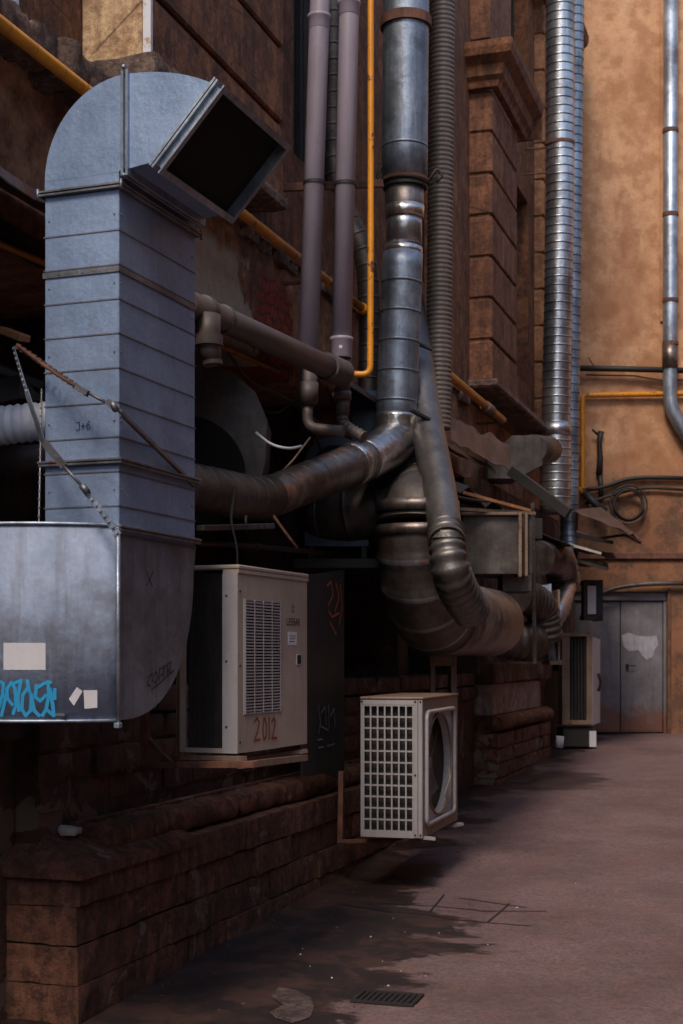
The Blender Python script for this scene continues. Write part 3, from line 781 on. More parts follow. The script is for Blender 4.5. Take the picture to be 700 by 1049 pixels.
m.add([Ie+nrm*.012, Oe+nrm*.012, Oe+nrm*.012+Vector((0,L,0)), Ie+nrm*.012+Vector((0,L,0))],[(0,1,2,3)])  # flat black sheet: the shade inside the mouth is painted
obj('painted_mouth_shade',m,M['black'],mo,local=True)
# lower elbow and wide fan housing
zl=lz2(738); zt=h0
m=MB(); Yc=.0
prof2=[(-.002,zt-.004),(L+.01,zt-.004)]
n=16
for k in range(n+1):
    a=PI/2*k/n
    prof2.append((L*.98*math.cos(a)**.8 if k<n else 0.0, (zt*.82)-(zt*.82-zl)*math.sin(a)))
ph=[(p,q) for p,q in prof2]
m.prism(ph,(0,0,0),(0,1,0),(0,0,1),(-W-.0,0,0)); lo=obj('lower_elbow',m,M['duct_side'],R,local=True)
m=MB(); xl=-1.5
CXd,Rd=-.55,.75
def dy(x): return -(math.sqrt(max(0,Rd*Rd-(x-CXd)**2))-math.sqrt(Rd*Rd-CXd**2))
def conform(m,off=0):
    m.v=[Vector((v.x,v.y+dy(v.x)+off,v.z)) for v in m.v]; return m
N=36; xs_=[-.004-(1.09)*k/N for k in range(N+1)]
def drum(m,z0,z1,o=0,th=.012):
    a=[(x,dy(x)-o) for x in xs_]; b=[(x,dy(x)-o+th) for x in xs_[::-1]]
    P_=a+b; n_=len(P_); vs=[(x,y,z0) for x,y in P_]+[(x,y,z1) for x,y in P_]
    m.add(vs,[tuple(range(n_))[::-1],tuple(range(n_,2*n_))]); b0=len(m.v)-2*n_
    for k in range(n_):
        k2=(k+1)%n_; m.f.append([b0+k,b0+k2,b0+n_+k2,b0+n_+k]); m.sm.append(k<N)
drum(m,zl+.004,zt+.02)
hs=obj('fan_housing',m,M['housing'],R,local=True)
m=MB(); m.box((-1.08,.02,zl),(-W-.004,.55,zt-.01)); m.box((-1.0,-.15,zl+.02),(-.15,.02,zl+.03)); obj('housing_body',m,M['duct_side'],R,local=True)
m=MB(); drum(m,zt+.02,zt+.032,.008,.03); obj('rim',m,M['galv'],hs,local=True)
m=MB(); drum(m,zl-.006,zl+.006,.006,.03); obj('rim',m,M['galv'],hs,local=True)
m=MB(); m.rings([((.004,-.014,zl-.01),.009),((.004,-.014,zt+.03),.009)],10); m.box((-.008,-.03,zl-.03),(.016,.0,zl-.008),None,.003); m.box((-.012,-.03,zt-.0),(.018,.0,zt+.012)); obj('corner_rod',m,M['galv'],R,local=True)
m=MB(); m.rings([((.008,L*.0+y_,z_),.0) for y_,z_ in ((0,0),(0,0.001))],6)
# stickers, tags and spray
def fx(u): return (u-122)*D0/F/math.cos(math.radians(20))*1.0
def ribbons(m,strokes,w,base,ax,ay,nn,start=.0):
    off=start
    for st in strokes:
        P=[Vector(base)+Vector(ax)*a+Vector(ay)*b for a,b in st]; n_=Vector(nn)
        for i in range(len(P)-1):
            t=(P[i+1]-P[i]); 
            if t.length<1e-6: continue
            t.normalize(); s_=t.cross(n_).normalized()*w/2; e=t*w*.35
            a,b=P[i]-e,P[i+1]+e; o1=n_*off
            m.add([a-s_+o1,a+s_+o1,b+s_+o1,b-s_+o1],[(0,1,2,3)]); off+=.00012
m=MB()
def hp(u,v):
    sn,cs=math.sin(math.radians(20)),math.cos(math.radians(20)); x=fx(u); k=(u-350)/F
    for _ in range(20):
        y=dy(x); x=(k*(D0+y*cs)+.1565*D0-y*sn)/(cs+k*sn)
    d=D0-x*sn+dy(x)*cs
    return (x, EYE+(675-v)/F*d-1.32)
m=MB()
for k in range(6):
    ua,ub=4+43*k/6,4+43*(k+1)/6; m.prism([hp(ua,658.5),hp(ub,658.7),hp(ub,686.5),hp(ua,686)],(0,-.001,0),(1,0,0),(0,0,1),(0,-.001,0))
obj('sticker',conform(m),M['paper'],hs,local=True)
m=MB(); q=[(71,716),(79,704),(85,708),(76,723)]; m.prism([hp(*p) for p in q],(0,-.001,0),(1,0,0),(0,0,1),(0,-.001,0)); obj('sticker',conform(m),M['paper'],hs,local=True)
m=MB(); q=[(86,707),(100,707),(100,725),(87,726)]; m.prism([hp(*p) for p in q],(0,-.001,0),(1,0,0),(0,0,1),(0,-.001,0)); obj('sticker',conform(m),M['paper'],hs,local=True)
cy=[[(-8,700),(-2,697),(4,700),(3,712),(-3,733)],[(-4,716),(6,713)],[(2,733),(5,720),(9,704),(12,699),(16,705),(17,722),(14,731)],[(15,700),(22,697),(19,714),(20,728)],
    [(24,712),(23,726),(27,733),(32,728),(33,712),(29,705),(24,712)],[(33,714),(36,728),(41,733)],[(38,702),(37,714),(42,718),(48,712)],[(50,698),(51,712),(48,727),(44,733)],[(40,704),(46,700),(53,699)],[(50,728),(56,733),(55,722),(52,706)],[(29,697),(31,708)],[(8,705),(9,716),(14,722)],[(57,706),(57,716)]]
m=MB(); ribbons(m,[[hp(u,v) for u,v in s] for s in cy],.0125,(0,-.002,0),(1,0,0),(0,0,1),(0,-1,0)); gr=obj('graffiti',conform(m),M['cyan'],hs,local=True); gr['label']='cyan spray-painted letters'
jk=[[(75,430),(79,430),(79,438),(75,438)],[(81,434),(85,434)],[(83,431),(83,437)],[(90,429),(87,434),(88,438),(91,437),(90,433),(87,434)]]
m=MB(); ribbons(m,[[(fx(u),lz2(v)) for u,v in s] for s in jk],.0028,(0,-.0035,0),(1,0,0),(0,0,1),(0,-1,0)); obj('marker_writing',m,M['ink'],riser,local=True)
# writing on the side face: coordinates along y
def sp(u,v):  # point on plane local x=0
    # solve for y along side from pixel column
    c0=-.1565; k=(u-350)/F
    y=D0*(k-c0)/(math.sin(math.radians(20))-k*math.cos(math.radians(20)))
    d=D0+y*math.cos(math.radians(20)); return (y, EYE+(675-v)/F*d-1.32)
m=MB(); ribbons(m,[[sp(150,586),sp(156,601)],[sp(157,585),sp(150,600)]],.006,(.0012,0,0),(0,1,0),(0,0,1),(1,0,0)); obj('marker_writing',m,M['ink'],lo,local=True)
tg=[[(156,690),(152,694),(151,702),(154,702)],[(158,690),(156,697),(159,700),(162,694),(160,688),(158,690)],[(163,697),(163,684)],[(163,686),(167,683),(167,690),(164,692)],[(167,694),(168,682),(170,682)],[(171,693),(171,680),(175,678),(174,685),(171,687),(176,690)],[(155,706),(163,700),(178,686)]]
m=MB(); ribbons(m,[[sp(u,v) for u,v in s] for s in tg],.005,(.0012,0,0),(0,1,0),(0,0,1),(1,0,0)); obj('graffiti',m,M['ink'],lo,local=True)

# straps tied round the duct
def perf(m,a,b,w=.024,holes=True):
    a=Vector(a); b=Vector(b); m.bar(a,b,.004,w)
T=thing('tie_strap','perforated metal strap with turnbuckle slung across the front of the square duct','strap',tuple(at(60,440,5.35)))
m=MB(); P=[at(18,354,5.6),at(57,383,5.42),at(88,402,5.40)]
m.tube(P,.006,8); 
for k in range(14):
    p=P[0].lerp(P[2],k/13.); m.bar(p-RT*.006,p+RT*.012+Vector((0,0,-.008)),.006,.022)
obj('strap',m,M['rust'],T)
m=MB(); m.tube([at(86,400,5.40),at(112,414,5.38)],.006,8); m.bar(at(78,396,5.4),at(90,403,5.39),.02,.022); m.bar(at(110,411,5.38),at(120,420,5.37),.016,.024); m.rings([(at(115,412,5.36),.012),(at(119,420,5.36),.014)],8); obj('turnbuckle',m,M['flange'],T)
m=MB(); m.tube([at(118,418,5.37),at(124,423,5.40),at(199,497,6.10)],.006,8); m.bar(at(124,423,5.42),at(199,497,6.12),.004,.026); obj('strap',m,M['flange'],T)
T=thing('tie_strap','perforated metal strap slanting down the left edge of the square duct to the housing','strap',tuple(at(110,535,5.35)))
m=MB(); P=[at(14,357,5.7),at(27,400,5.5),at(45,455,5.42)]
for a_,b_ in zip(P,P[1:]): m.bar(a_,b_,.004,.024)
for k in range(9):
    p=P[0].lerp(P[1],k/8.); m.rings([(p-FW*.006,.005),(p-FW*.004,.005)],6)
obj('strap',m,M['galv'],T)
m=MB(); m.bar(at(45,453,5.41),at(66,478,5.39),.012,.028); m.tube([at(64,476,5.39),at(86,500,5.38)],.006,8); m.rings([(at(84,497,5.37),.014),(at(90,505,5.37),.014)],8); obj('turnbuckle',m,M['flange'],T)
m=MB(); m.bar(at(88,503,5.38),at(122,548,5.36),.004,.024); 
for k in range(8):
    p=at(90,506,5.375).lerp(at(120,545,5.355),k/7.); m.rings([(p-FW*.006,.006),(p-FW*.003,.006)],6)
obj('strap',m,M['galv'],T)
m=MB(); m.bar(at(43,400,5.75),at(40,548,5.6),.004,.03)
for k in range(18):
    p=at(43,402,5.74).lerp(at(40,546,5.59),k/17.); m.rings([(p-FW*.008,.006),(p-FW*.003,.006)],6)
solo('hanging_strap',m,M['flange'],'perforated steel strap hanging straight down behind the left edge of the square duct','strap')
m=MB(); m.bar(at(2,338,6.1),at(26,347,5.9),.05,.03,.004); solo('wood_batten',m,M['wood'],'short raw wood batten end poking out at the left edge above the white hose','wood')
m=MB(); corrugated(m,[at(-90,448,6.3),at(0,436,5.95),at(60,430,5.95)],[px(19,6.0)]*3,.2,.035,.004,32); solo('flexible_hose',m,M['white'],'white ribbed flexible hose at left edge entering behind the square duct','hose')
m=MB(); m.tube([at(-80,475,6.6),at(80,467,6.4)],px(14,6.4),24); solo('drain_pipe',m,M['pvc_d'],'dark grey pipe under the white flexible hose at the left edge','pipe')
m=MB(); m.sheet([[atx(-30,395,-3.4),atx(20,385,-3.4),atx(46,400,-3.5)],[atx(-30,420,-3.2),atx(20,408,-3.2),atx(46,412,-3.3)]],.006)
m.bar(at(-20,372,6.5),at(44,398,6.6),.08,.05,.01); solo('scrap_sheet',m,M['dark'],'dark crumpled scrap above the white hose at the left edge','scrap')
# dark wooden beams/boards left under flashing
m=MB(); m.bar(atx(-20,225,-3.35),atx(46,265,-3.35),.06,.1,.01); solo('timber_beam',m,M['soot'],'dark sooty timber under the tin flashing left of the square duct','beam')

# ------------------------------------------------------------------ main spiral duct
D=10.3
T=thing('spiral_duct','galvanised spiral duct dropping down the wall then turning left through a foil-taped elbow','duct',tuple(at(400,455,D)))
m=MB(); spiral(m,[at(417,-230,D),at(416,20,D),at(414.5,188,D)],[px(23.5,D)]*3,0,.9,.003,40,helix=False); obj('upper_pipe',m,M['galv'],T)
m=MB(); band(m,at(416,24,D),(0,0,1),px(23.5,D),.07,.02,40); obj('collar',m,M['rust'],T); m=MB(); band(m,at(414.8,186,D),(0,0,1),px(23,D),.02,.014,40); obj('collar',m,M['rust'],T)
m=MB(); m.rings([(at(414.5,188,D),px(20,D)),(at(414.5,214,D),px(20,D)),(at(414.5,224,D),px(19,D))],32); obj('rusty_joint',m,M['galv_r'],T)
m=MB(); m.rings([(at(414.5,212,D),px(20.6,D)),(at(414.3,224,D),px(19.6,D))],32,True,True,lambda i,a,r:r*(1+.02*noise.noise(Vector((a*3,i,0))))); obj('foil_wrap',m,M['foil'],T)
m=MB(); m.rings([(at(414,253,D),px(19.5,D)),(at(413,262,D),px(19.5,D))],32,True,True,lambda i,a,r:r*(1+.02*noise.noise(Vector((a*3,i,4))))); obj('foil_wrap',m,M['foil'],T)
m=MB(); m.rings([(at(414.3,222,D),px(18,D)),(at(414,232,D),px(18.5,D)),(at(414,252,D),px(18.3,D))],32); obj('nozzle',m,M['galv_s'],T)
D2=10.15
m=MB(); spiral(m,[at(413,260,D),at(409,350,D),at(406,430,D)],[px(20.5,D),px(21,D),px(21,D)],0,.215,.006,40); obj('drop_pipe',m,M['galv'],T)
m=MB(); m.rings(resample([at(406,425,D),at(405,452,D),at(390,463,9.95),at(372,472,9.7)],[px(21.5,D),px(22,D),px(22,10),px(21.5,9.7)],.35,.02),32,True,True,lambda i,a,r:r*(1+.03*noise.noise(Vector((math.cos(a)*2.5,math.sin(a)*2.5,i*.12)))))
el=obj('taped_elbow',m,M['foil'],T)
m=MB(); spiral(m,[at(376,470,9.75),at(330,488,9.2),at(272,511,8.6)],[px(20.5,9.75),px(21,9.2),px(21.5,8.6)],.3,.19,.002,36,lw=.0035); obj('branch_pipe',m,M['galv_r'],T)
for (u,v,d) in ((362,476,9.55),(272,510,8.6)):
    m=MB(); p=at(u,v,d); t=(at(330,488,9.2)-at(272,511,8.6)).normalized(); m.rings([(p-t*.05,px(22.5,d)),(p,px(22.8,d)),(p+t*.05,px(22.2,d))],30,True,True,lambda i,a,r:r*(1+.02*noise.noise(Vector((a*2,i,7)))))
    obj('foil_wrap',m,M['foil'],T)
m=MB(); spiral(m,[at(276,509,8.6),at(262,511,8.45),at(195,499,7.7),at(150,492,7.2)],[px(22,8.5),px(22.5,8.45),px(25,7.7),px(25,7.2)],.25,.13,.003,36,helix=False,lw=.003); obj('branch_pipe',m,M['galv_d'],T)
# corrugated hose
m=MB(); D=11.0; corrugated(m,[at(454,-220,D),at(453.5,0,D),at(449,440,D)],[px(13,D)]*3,0,.036,.004,28)
solo('corrugated_hose',m,M['hose'],'brown-grey finely corrugated hose hanging between spiral duct and stone pilaster','hose')
# bluish pipe behind the plastic pipes
m=MB(); D=10.6; spiral(m,[at(342,-200,D),at(341,60,D),at(342,170,D),at(352,215,D),at(376,262,D),at(379,330,D),at(377,440,D)],[px(11,D)]*7,.35,.12,.003,24)
solo('spiral_duct',m,M['galv_d'],'darker spiral duct half hidden behind the plastic downpipes and yellow pipe','duct')
# strut bracket
T=thing('pipe_bracket','rusty steel bracket bar clamping downpipes and spiral duct to the wall','bracket',tuple(at(345,190,9.2)))
m=MB(); m.bar(at(274,193,9.0),at(392,188,9.4),.03,.05,.004); m.bar(at(276,194,9.0),at(277,193,9.8),.03,.03); obj('bar',m,M['rust'],T)
m=MB(); 
for (u,v,d,r) in ((322.3,188,8.9,10.4),(353.9,189,9.0,10.2)): band(m,at(u,v,d),(0,0,1),px(r,d),.02,.008)
obj('clamp',m,M['dark'],T)
m=MB(); band(m,at(415,192,10.3),(0,0,1),px(20,10.3),.02,.02); m.tube([at(436,190,10.3),at(448,172,10.3),at(454,180,10.3),at(447,186,10.3)],.012,8,.05); m.tube([at(393,190,10.2),at(385,180,10.2),at(392,170,10.2)],.01,8,.05); obj('clamp',m,M['dark'],T)

# ------------------------------------------------------------------ smooth duct with ribbed elbow
T=thing('round_duct','smooth grey round duct slanting down into a ribbed elbow on the large duct','duct',tuple(at(483,628,9.6)))
D=9.75
m=MB(); m.rings(resample([at(416,300,11.0),at(424,350,10.85),at(435,425,10.4),at(451,505,9.7),at(458,556,9.3)],[px(17,11),px(17,10.85),px(17,10.4),px(17.5,9.7),px(17.5,9.3)],.3,.05),36); obj('pipe',m,M['galv_g'],T)
m=MB(); corrugated(m,[at(456.2,542,9.41),at(458.3,558,9.30),at(461,582,9.25),at(469,604,9.4),at(483,626,9.65)],[px(17.8,9.4),px(18,9.3),px(19,9.27),px(19.5,9.4),px(18,9.65)],.12,.062,.011,36)
obj('ribbed_elbow',m,M['galv_g'],T)
m=MB(); band(m,at(457.6,553,9.3),(at(458,556,9.3)-at(451,505,9.7)),px(17.6,9.3),.03,.008); obj('collar',m,M['galv_d'],T)
# dark curved duct behind
T=thing('curved_duct','dark dirty duct curving left beneath the foil-taped elbow','duct',tuple(at(380,540,10.5)))
m=MB(); spiral(m,[at(425,500,10.5),at(400,518,10.35),at(360,527,10.35),at(320,530,10.5)],[px(28,10.5),px(30,10.35),px(28,10.35),px(27,10.5)],.2,.19,.004,36); obj('pipe',m,M['galv_d'],T,m2=M['dark'])
m=MB(); m.bar(at(421,420,10.1),at(440,430,10.15),.05,.02,.003); obj('bracket',m,M['dark'],T); m=MB(); m.bar(at(428,352,10.5),at(443,358,10.5),.05,.02,.003); obj('bracket',m,M['dark'],T)

# ------------------------------------------------------------------ large gored elbow and run
T=thing('large_duct','largest round duct, segmented elbow then straight run with a pale ring along wall','duct',(-2.55,9.6,1.6))
X=-2.55; yv=9.55; zr=1.87; rb=.62; r0=.285
def elp(a): return Vector((X, yv+rb-rb*math.cos(a), zr+rb-rb*math.sin(a)))
m=MB(); spiral(m,[at(431,400,11.2),at(434,450,10.9),at(433,498,10.45),Vector((X,yv+.02,2.60)),Vector((X,yv,zr+rb))],[px(13,11.2),px(17,10.9),px(28,10.45),r0*.9,r0],.25,.26,.005,44); obj('vertical_pipe',m,M['galv_d'],T)
m=MB(); nn=5; st=[]; mk=[]
for k in range(nn+1):
    a0=PI/2*k/nn
    def E(a): 
        # straight gore between mitres
        kk=min(nn-1,max(0,int(a/(PI/2/nn)))); p0,p1=elp(PI/2*kk/nn),elp(PI/2*(kk+1)/nn); q=(a-PI/2*kk/nn)/(PI/2/nn); return p0.lerp(p1,q)
    for da,rr in ((-.06,0),(-.026,0),(-.018,.009),(.018,.009),(.026,0),(.06,0)):
        aa=a0+da
        if 0<=aa<=PI/2:
            st.append((E(aa),r0+rr*1.3))
            if rr and da<0: mk.append(len(st)-1)
    if k<nn: st.append((E(a0+PI/4/nn),r0+.001))
m.rings(st,44,False)
for i in [q for q in mk if q+1<len(st)]:
    for q in range(44): m.mi[i*44+q]=1
obj('gored_elbow',m,M['galv_d'],T,m2=M['flange'])
m=MB(); m.rings([(Vector((X,yv,zr+rb+.08)),r0+.006),(Vector((X,yv,zr+rb+.12)),r0+.009),(Vector((X,yv,zr+rb+.16)),r0+.006)],40,True,True,lambda i,a,r:r*(1+.012*noise.noise(Vector((a*3,i,4))))); obj('foil_wrap',m,M['galv_r'],T)
m=MB(); m.rings([(Vector((X,yv,zr+rb-.08)),r0+.008),(Vector((X,yv,zr+rb-.01)),r0+.012)],40,True,True,lambda i,a,r:r*(1+.014*noise.noise(Vector((a*3,i,4)))))
obj('foil_wrap',m,M['galv_r'],T)
m=MB(); m.rings([(Vector((X,yv+rb,zr)),r0),(Vector((X,12.0,zr)),r0),(Vector((X,12.1,zr)),r0*.8)],40); obj('run_pipe',m,M['galv_r'],T)
m=MB(); band(m,(X,10.42,zr),(0,1,0),r0,.09,.015,40); obj('ring',m,M['galv'],T)
m=MB(); band(m,(X,11.2,zr),(0,1,0),r0,.03,.012,40); obj('seam',m,M['galv_d'],T)
# box duct above run
T=thing('box_duct','brown-grey rectangular duct box with bolted flange above the large round duct','duct',tuple(at(505,590,12.2)),TH*.3)
D=12.2
def fbox(m,u0,v0,u1,v1,d0,d1,bev=.004):
    # a box with its near face parallel to the picture plane
    a=at(u0,v1,d0); w=(u1-u0)*d0/F; h=(v1-v0)*d0/F
    Mx=Matrix(((RT.x,FW.x,0,a.x),(RT.y,FW.y,0,a.y),(0,0,1,a.z),(0,0,0,1)))
    return m.box((0,0,0),(w,d1-d0,h),Mx,bev)
m=MB(); fbox(m,474,528,531,588,12.2,12.9); obj('box',m,M['galv_d'],T)
m=MB(); fbox(m,531.3,525,535,591,12.17,12.9); fbox(m,538,526,541,590,12.2,12.9); fbox(m,472,524.5,531,527.6,12.15,12.9); obj('flange',m,M['cream_d'],T)
m=MB(); fbox(m,535.2,529,537.8,588,12.3,12.8); fbox(m,541.3,530,546,588,12.4,12.9); obj('collar',m,M['galv_d'],T)
m=MB(); fbox(m,515,588.5,545,606,12.4,12.8); obj('outlet',m,M['galv_d'],T)
# laths over it
m=MB(); m.bar(at(458,500,11.9),at(543,523,12.3),.02,.025); solo('wood_lath',m,M['wood'],'thin wooden lath slanting above the rectangular duct box','lath')
m=MB(); m.bar(at(466,521,12.0),at(548,526,12.4),.03,.025); solo('steel_angle',m,M['cream_d'],'straight pale steel angle resting along the top of rectangular duct box','steel bar')
m=MB(); m.bar(at(523,482,13.2),at(583,526,12.9),.06,.10,.004); solo('steel_beam',m,M['dark'],'dark steel channel slanting down to the shiny spiral duct','beam')
m=MB(); m.bar(at(546,515,13),at(548,680,13),.03,.03)
for k in range(26):
    p=at(546,520+k*6,12.97); m.rings([(p,.008),(p-FW*.006,.008)],6)
solo('strut_channel',m,M['galv_d'],'upright slotted strut post beside the rectangular duct box','strut')
# angular hood
T=thing('duct_hood','small grey mitred duct hood joined to the shiny spiral duct','duct',tuple(at(520,470,15)))
m=MB(); d=15.0
pr=[(500,468),(525,446),(553,446),(556,476),(530,490),(500,490)]
P0=[at(u,v,d) for u,v in pr]; 
m.add(P0+[p+FW*.5 for p in P0],[(0,1,2,3,4,5),(11,10,9,8,7,6)]+[(i,(i+1)%6,6+(i+1)%6,6+i) for i in range(6)]); obj('hood',m,M['galv_d'],T)
m=MB(); m.rings([(at(545,460,15.2),px(15,15.2)),(at(562,461,16.6),px(14,16.6))],24); obj('spigot',m,M['galv_d'],T)

# ------------------------------------------------------------------ shiny vertical spiral ducts
D=17.6
T=thing('spiral_duct','tall shiny spiral duct rising in front of the orange end wall','duct',tuple(at(573,520,D)))
m=MB(); spiral(m,[at(574,-140,D),at(574,200,D),at(569.5,440,D)],[px(14.3,D)]*3,0,.105,.008,32,helix=True); obj('pipe',m,M['galv_s'],T)
m=MB(); 
for v in (148,): band(m,at(573.5,v,D),(0,0,1),px(14.4,D),.04,.012)
obj('clamp',m,M['rust'],T)
m=MB(); m.tube([at(537,153,17.4),at(562,151,17.5)],.012,6); m.tube([at(537,179,17.4),at(562,177,17.5)],.012,6); obj('stay',m,M['rust'],T)
m=MB(); spiral(m,[at(569.5,436,D),at(569,470,D),at(569,526,D)],[px(15.5,D),px(16,D),px(15.5,D)],0,.1,.008,32,helix=False,dent=.01); m.rings([(at(569.4,434,D),px(16,D)),(at(569.3,447,D),px(16.4,D))],28); obj('taped_sleeve',m,M['galv_s'],T)
m=MB(); D=18.3; spiral(m,[at(590,-140,D),at(589,30,D),at(584,470,D),at(583,560,D),at(583,590,D-.4),at(574,628,D-.9),at(562,640,D-1.2)],[px(9,D)]*7,.5,.11,.008,28)
solo('spiral_duct',m,M['galv'],'slimmer second spiral duct tucked behind the tall shiny one','duct')

# cluster of ducts in the middle distance
T=thing('flexible_duct','ribbed flexible duct bending down beside the cross-braced duct box','duct',tuple(at(545,650,14.2)))
m=MB(); corrugated(m,[at(530,610,13.8),at(545,614,14.0),at(556,622,14.2),at(560,655,14.3)],[px(17,14)]*4,.25,.07,.01,28); obj('pipe',m,M['galv_d'],T)
m=MB(); corrugated(m,[at(515,655,13.9),at(538,658,14.0),at(548,655,14.3)],[px(19,14)]*3,.2,.08,.01,28); solo('flexible_duct',m,M['galv_d'],'lower ribbed duct end under the flexible duct near the stone pier','duct')
m=MB(); corrugated(m,[at(550,572,14.8),at(565,570,15.3),at(574,575,15.8),at(578,600,16)],[px(17,15)]*4,.3,.09,.012,28); solo('flexible_duct',m,M['galv_r'],'upper ribbed duct loop below the slanting dark steel channel','duct')
T=thing('duct_box','tapered galvanised duct box with cross-creased face in the middle distance','duct',tuple(at(562,672,14.6)))
m=MB(); P0=[at(552,600,14.5),at(565,598,14.5),at(571,676,14.5),at(562,676,14.5)]; P1=[p+FW*.6 for p in P0]
c=sum(P0,Vector())/4-FW*.03
m.add(P0+P1+[c],[(0,1,8),(1,2,8),(2,3,8),(3,0,8),(7,6,5,4),(0,4,5,1),(1,5,6,2),(2,6,7,3),(3,7,4,0)]); obj('box',m,M['galv'],T)
m=MB(); fbox(m,571.5,604,574,680,14.4,15.0); fbox(m,563,676.5,576,681,14.4,15.0); obj('flange',m,M['cream_d'],T)
m=MB(); m.tube([at(566,640,15.0),at(578,612,15.6),at(586,590,16.2)],px(9,15.5),24,.3); solo('spiral_duct',m,M['galv_s'],'shiny short elbow pipe right of the cross-creased duct box','duct')
m=MB(); fbox(m,520,531,556,552,13.6,13.9); 
solo('dark_tray',m,M['dark'],'dark metal tray behind the rectangular duct box','tray')
# scrap metal canopy sheets sticking out over the far units
def scrap(lbl,pts,mat,th=.006):
    a,b,c,d=[at(*p) for p in pts]; g=[]
    for i in range(7):
        q=i/6; row=[]
        for j in range(4):
            w=j/3; p=a.lerp(b,q).lerp(d.lerp(c,q),w); p.z+=noise.noise(Vector((q*3,w*2,pts[0][0])))*.07; row.append(p)
        g.append(row)
    m=MB(); m.sheet(g,th); return solo('metal_sheet',m,mat,lbl,'metal sheet','scrap metal canopy sheets')
scrap('largest curled dark canopy sheet under the cable coil',[(588,523,18.0),(645,548,17.6),(656,552,18.6),(616,520,19.8)],M['tin'])
scrap('pale flat canopy sheet jutting left of the shiny ducts',[(546,543,14.8),(588,560,14.9),(566,562,15.8),(546,556,15.6)],M['galv_d'])
scrap('thin rusty canopy sheet just under the curled one',[(586,560,17.5),(628,566,17.0),(632,572,18.2),(590,566,18.8)],M['tin'])
scrap('lowest thin canopy sheet above the small wall box',[(588,574,17.6),(622,578,17.3),(624,583,18.2),(590,580,18.8)],M['tin'])
m=MB(); m.bar(at(578,570,17.2),at(622,583,17.0),.03,.04); m.bar(at(590,548,17.8),at(628,556,18.0),.03,.04); m.tube([at(590,545,17.8),at(612,552,18),at(640,548,18.4),at(656,556,19)],.02,6); solo('canopy_struts',m,M['dark'],'dark crooked struts tangled under the scrap canopy sheets','strut')
m=MB(); m.bar(at(584,558,17.0),at(616,567,17.0),.02,.03); solo('wood_lath',m,M['stone_white'],'pale lath lying between the scrap canopy sheets','lath')
# debris on ledge below far pilaster
m=MB(); g=[]
for i in range(30):
    q=i/29; u=462+q*60; vtop=426+q*30; row=[]
    for j in range(6):
        w_=j/5; p=at(u,vtop+w_*26,13.3+q*1.4-w_*.5); nz=noise.noise(Vector((q*5,w_*2,2))); p+=FW*(nz*.06)+Vector((0,0,nz*.10)); row.append(p)
    g.append(row)
m.sheet(g,.008)
solo('torn_roofing',m,M['tin'],'torn roofing scraps lying under the stone pilaster','scrap')
m=MB(); g=[]
for i in range(12):
    q=i/11; y=10.6+3.6*q; g.append([(-3.3,y,3.2+.06*math.sin(i*1.7)),(-3.0,y,3.10+.05*math.sin(i*2.3)),(-2.72,y,2.98+.06*math.sin(i*1.9))])
m.sheet(g,.012); solo('lean_to_roof',m,M['dark'],'dark wavy lean-to roof sheet behind the slanting gas pipe','roof sheet')

# ------------------------------------------------------------------ blue fan and back ducts
T=thing('blue_fan','dark blue centrifugal fan casing in the shade under the taped elbow','fan',tuple(at(345,590,10.2)))
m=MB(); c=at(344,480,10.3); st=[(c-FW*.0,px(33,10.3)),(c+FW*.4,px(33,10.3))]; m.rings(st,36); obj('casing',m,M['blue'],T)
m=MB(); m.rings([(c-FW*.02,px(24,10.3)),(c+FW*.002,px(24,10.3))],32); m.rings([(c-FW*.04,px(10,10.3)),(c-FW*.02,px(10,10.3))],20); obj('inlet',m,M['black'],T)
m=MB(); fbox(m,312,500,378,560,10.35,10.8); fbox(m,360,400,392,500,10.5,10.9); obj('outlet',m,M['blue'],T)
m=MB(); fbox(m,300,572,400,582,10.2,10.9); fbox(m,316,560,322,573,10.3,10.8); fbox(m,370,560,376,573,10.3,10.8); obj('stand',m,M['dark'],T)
T=thing('scroll_duct','dull grey curved sheet-metal scroll behind the near drain pipe','duct',tuple(at(230,520,8.6)))
m=MB(); d=8.5; pr=[(180,372),(205,372),(240,382),(262,402),(274,430),(272,470),(262,520),(180,520)]
P0=[at(u,v,d) for u,v in pr]; n=len(pr); m.add(P0+[p+FW*.5 for p in P0],[tuple(range(n)),tuple(range(2*n-1,n-1,-1))]+[(i,(i+1)%n,n+(i+1)%n,n+i) for i in range(n)]); obj('casing',m,M['duct_side'] if False else M['galv_d'],T)
m=MB(); c=at(190,488,8.48); m.rings([(c,px(62,8.5)),(c-FW*.01,px(62,8.5))],40); obj('inlet',m,M['black'],T)
# loose wires
def wire(lbl,pts,r,mat,nm='cable'):
    m=MB(); m.tube([at(*p) for p in pts],r,6,.15); solo(nm,m,mat,lbl,'cable')
wire('white cable sagging below the grey drain run',[(262,443,8.3),(278,456,8.3),(296,460,8.3),(309,457,8.4)],.009,M['white'])
wire('thin grey cable slanting up beside the white cable',[(290,482,8.4),(300,472,8.4),(318,448,8.5)],.006,M['cream_d'])
wire('pair of thin brown cables rising from the top of the nearer air conditioner',[(243,590,7.0),(243,560,7.1),(236,535,7.2),(240,500,7.4)],.007,M['cable'])
wire('dark cable hanging down from the foil joint behind the nearer air conditioner',[(280,528,8.4),(292,545,8.4),(305,562,8.4)],.010,M['rust'])
wire('black cable drooping under the far corrugated hose',[(440,470,11),(450,500,11.2),(470,510,11.5),(500,514,12)],.012,M['cable'])
T=thing('unistrut_bracket','slotted steel bracket arm above the nearer air conditioner','bracket',tuple(at(255,540,7.6)))
m=MB(); m.bar(at(205,541,7.4),at(278,539,8.0),.05,.03,.003); obj('arm',m,M['galv_d'],T)
m=MB()
for k in range(3): 
    p=at(262+k*6,539.5,7.85); m.rings([(p-FW*.03,.008),(p-FW*.02,.008)],8)
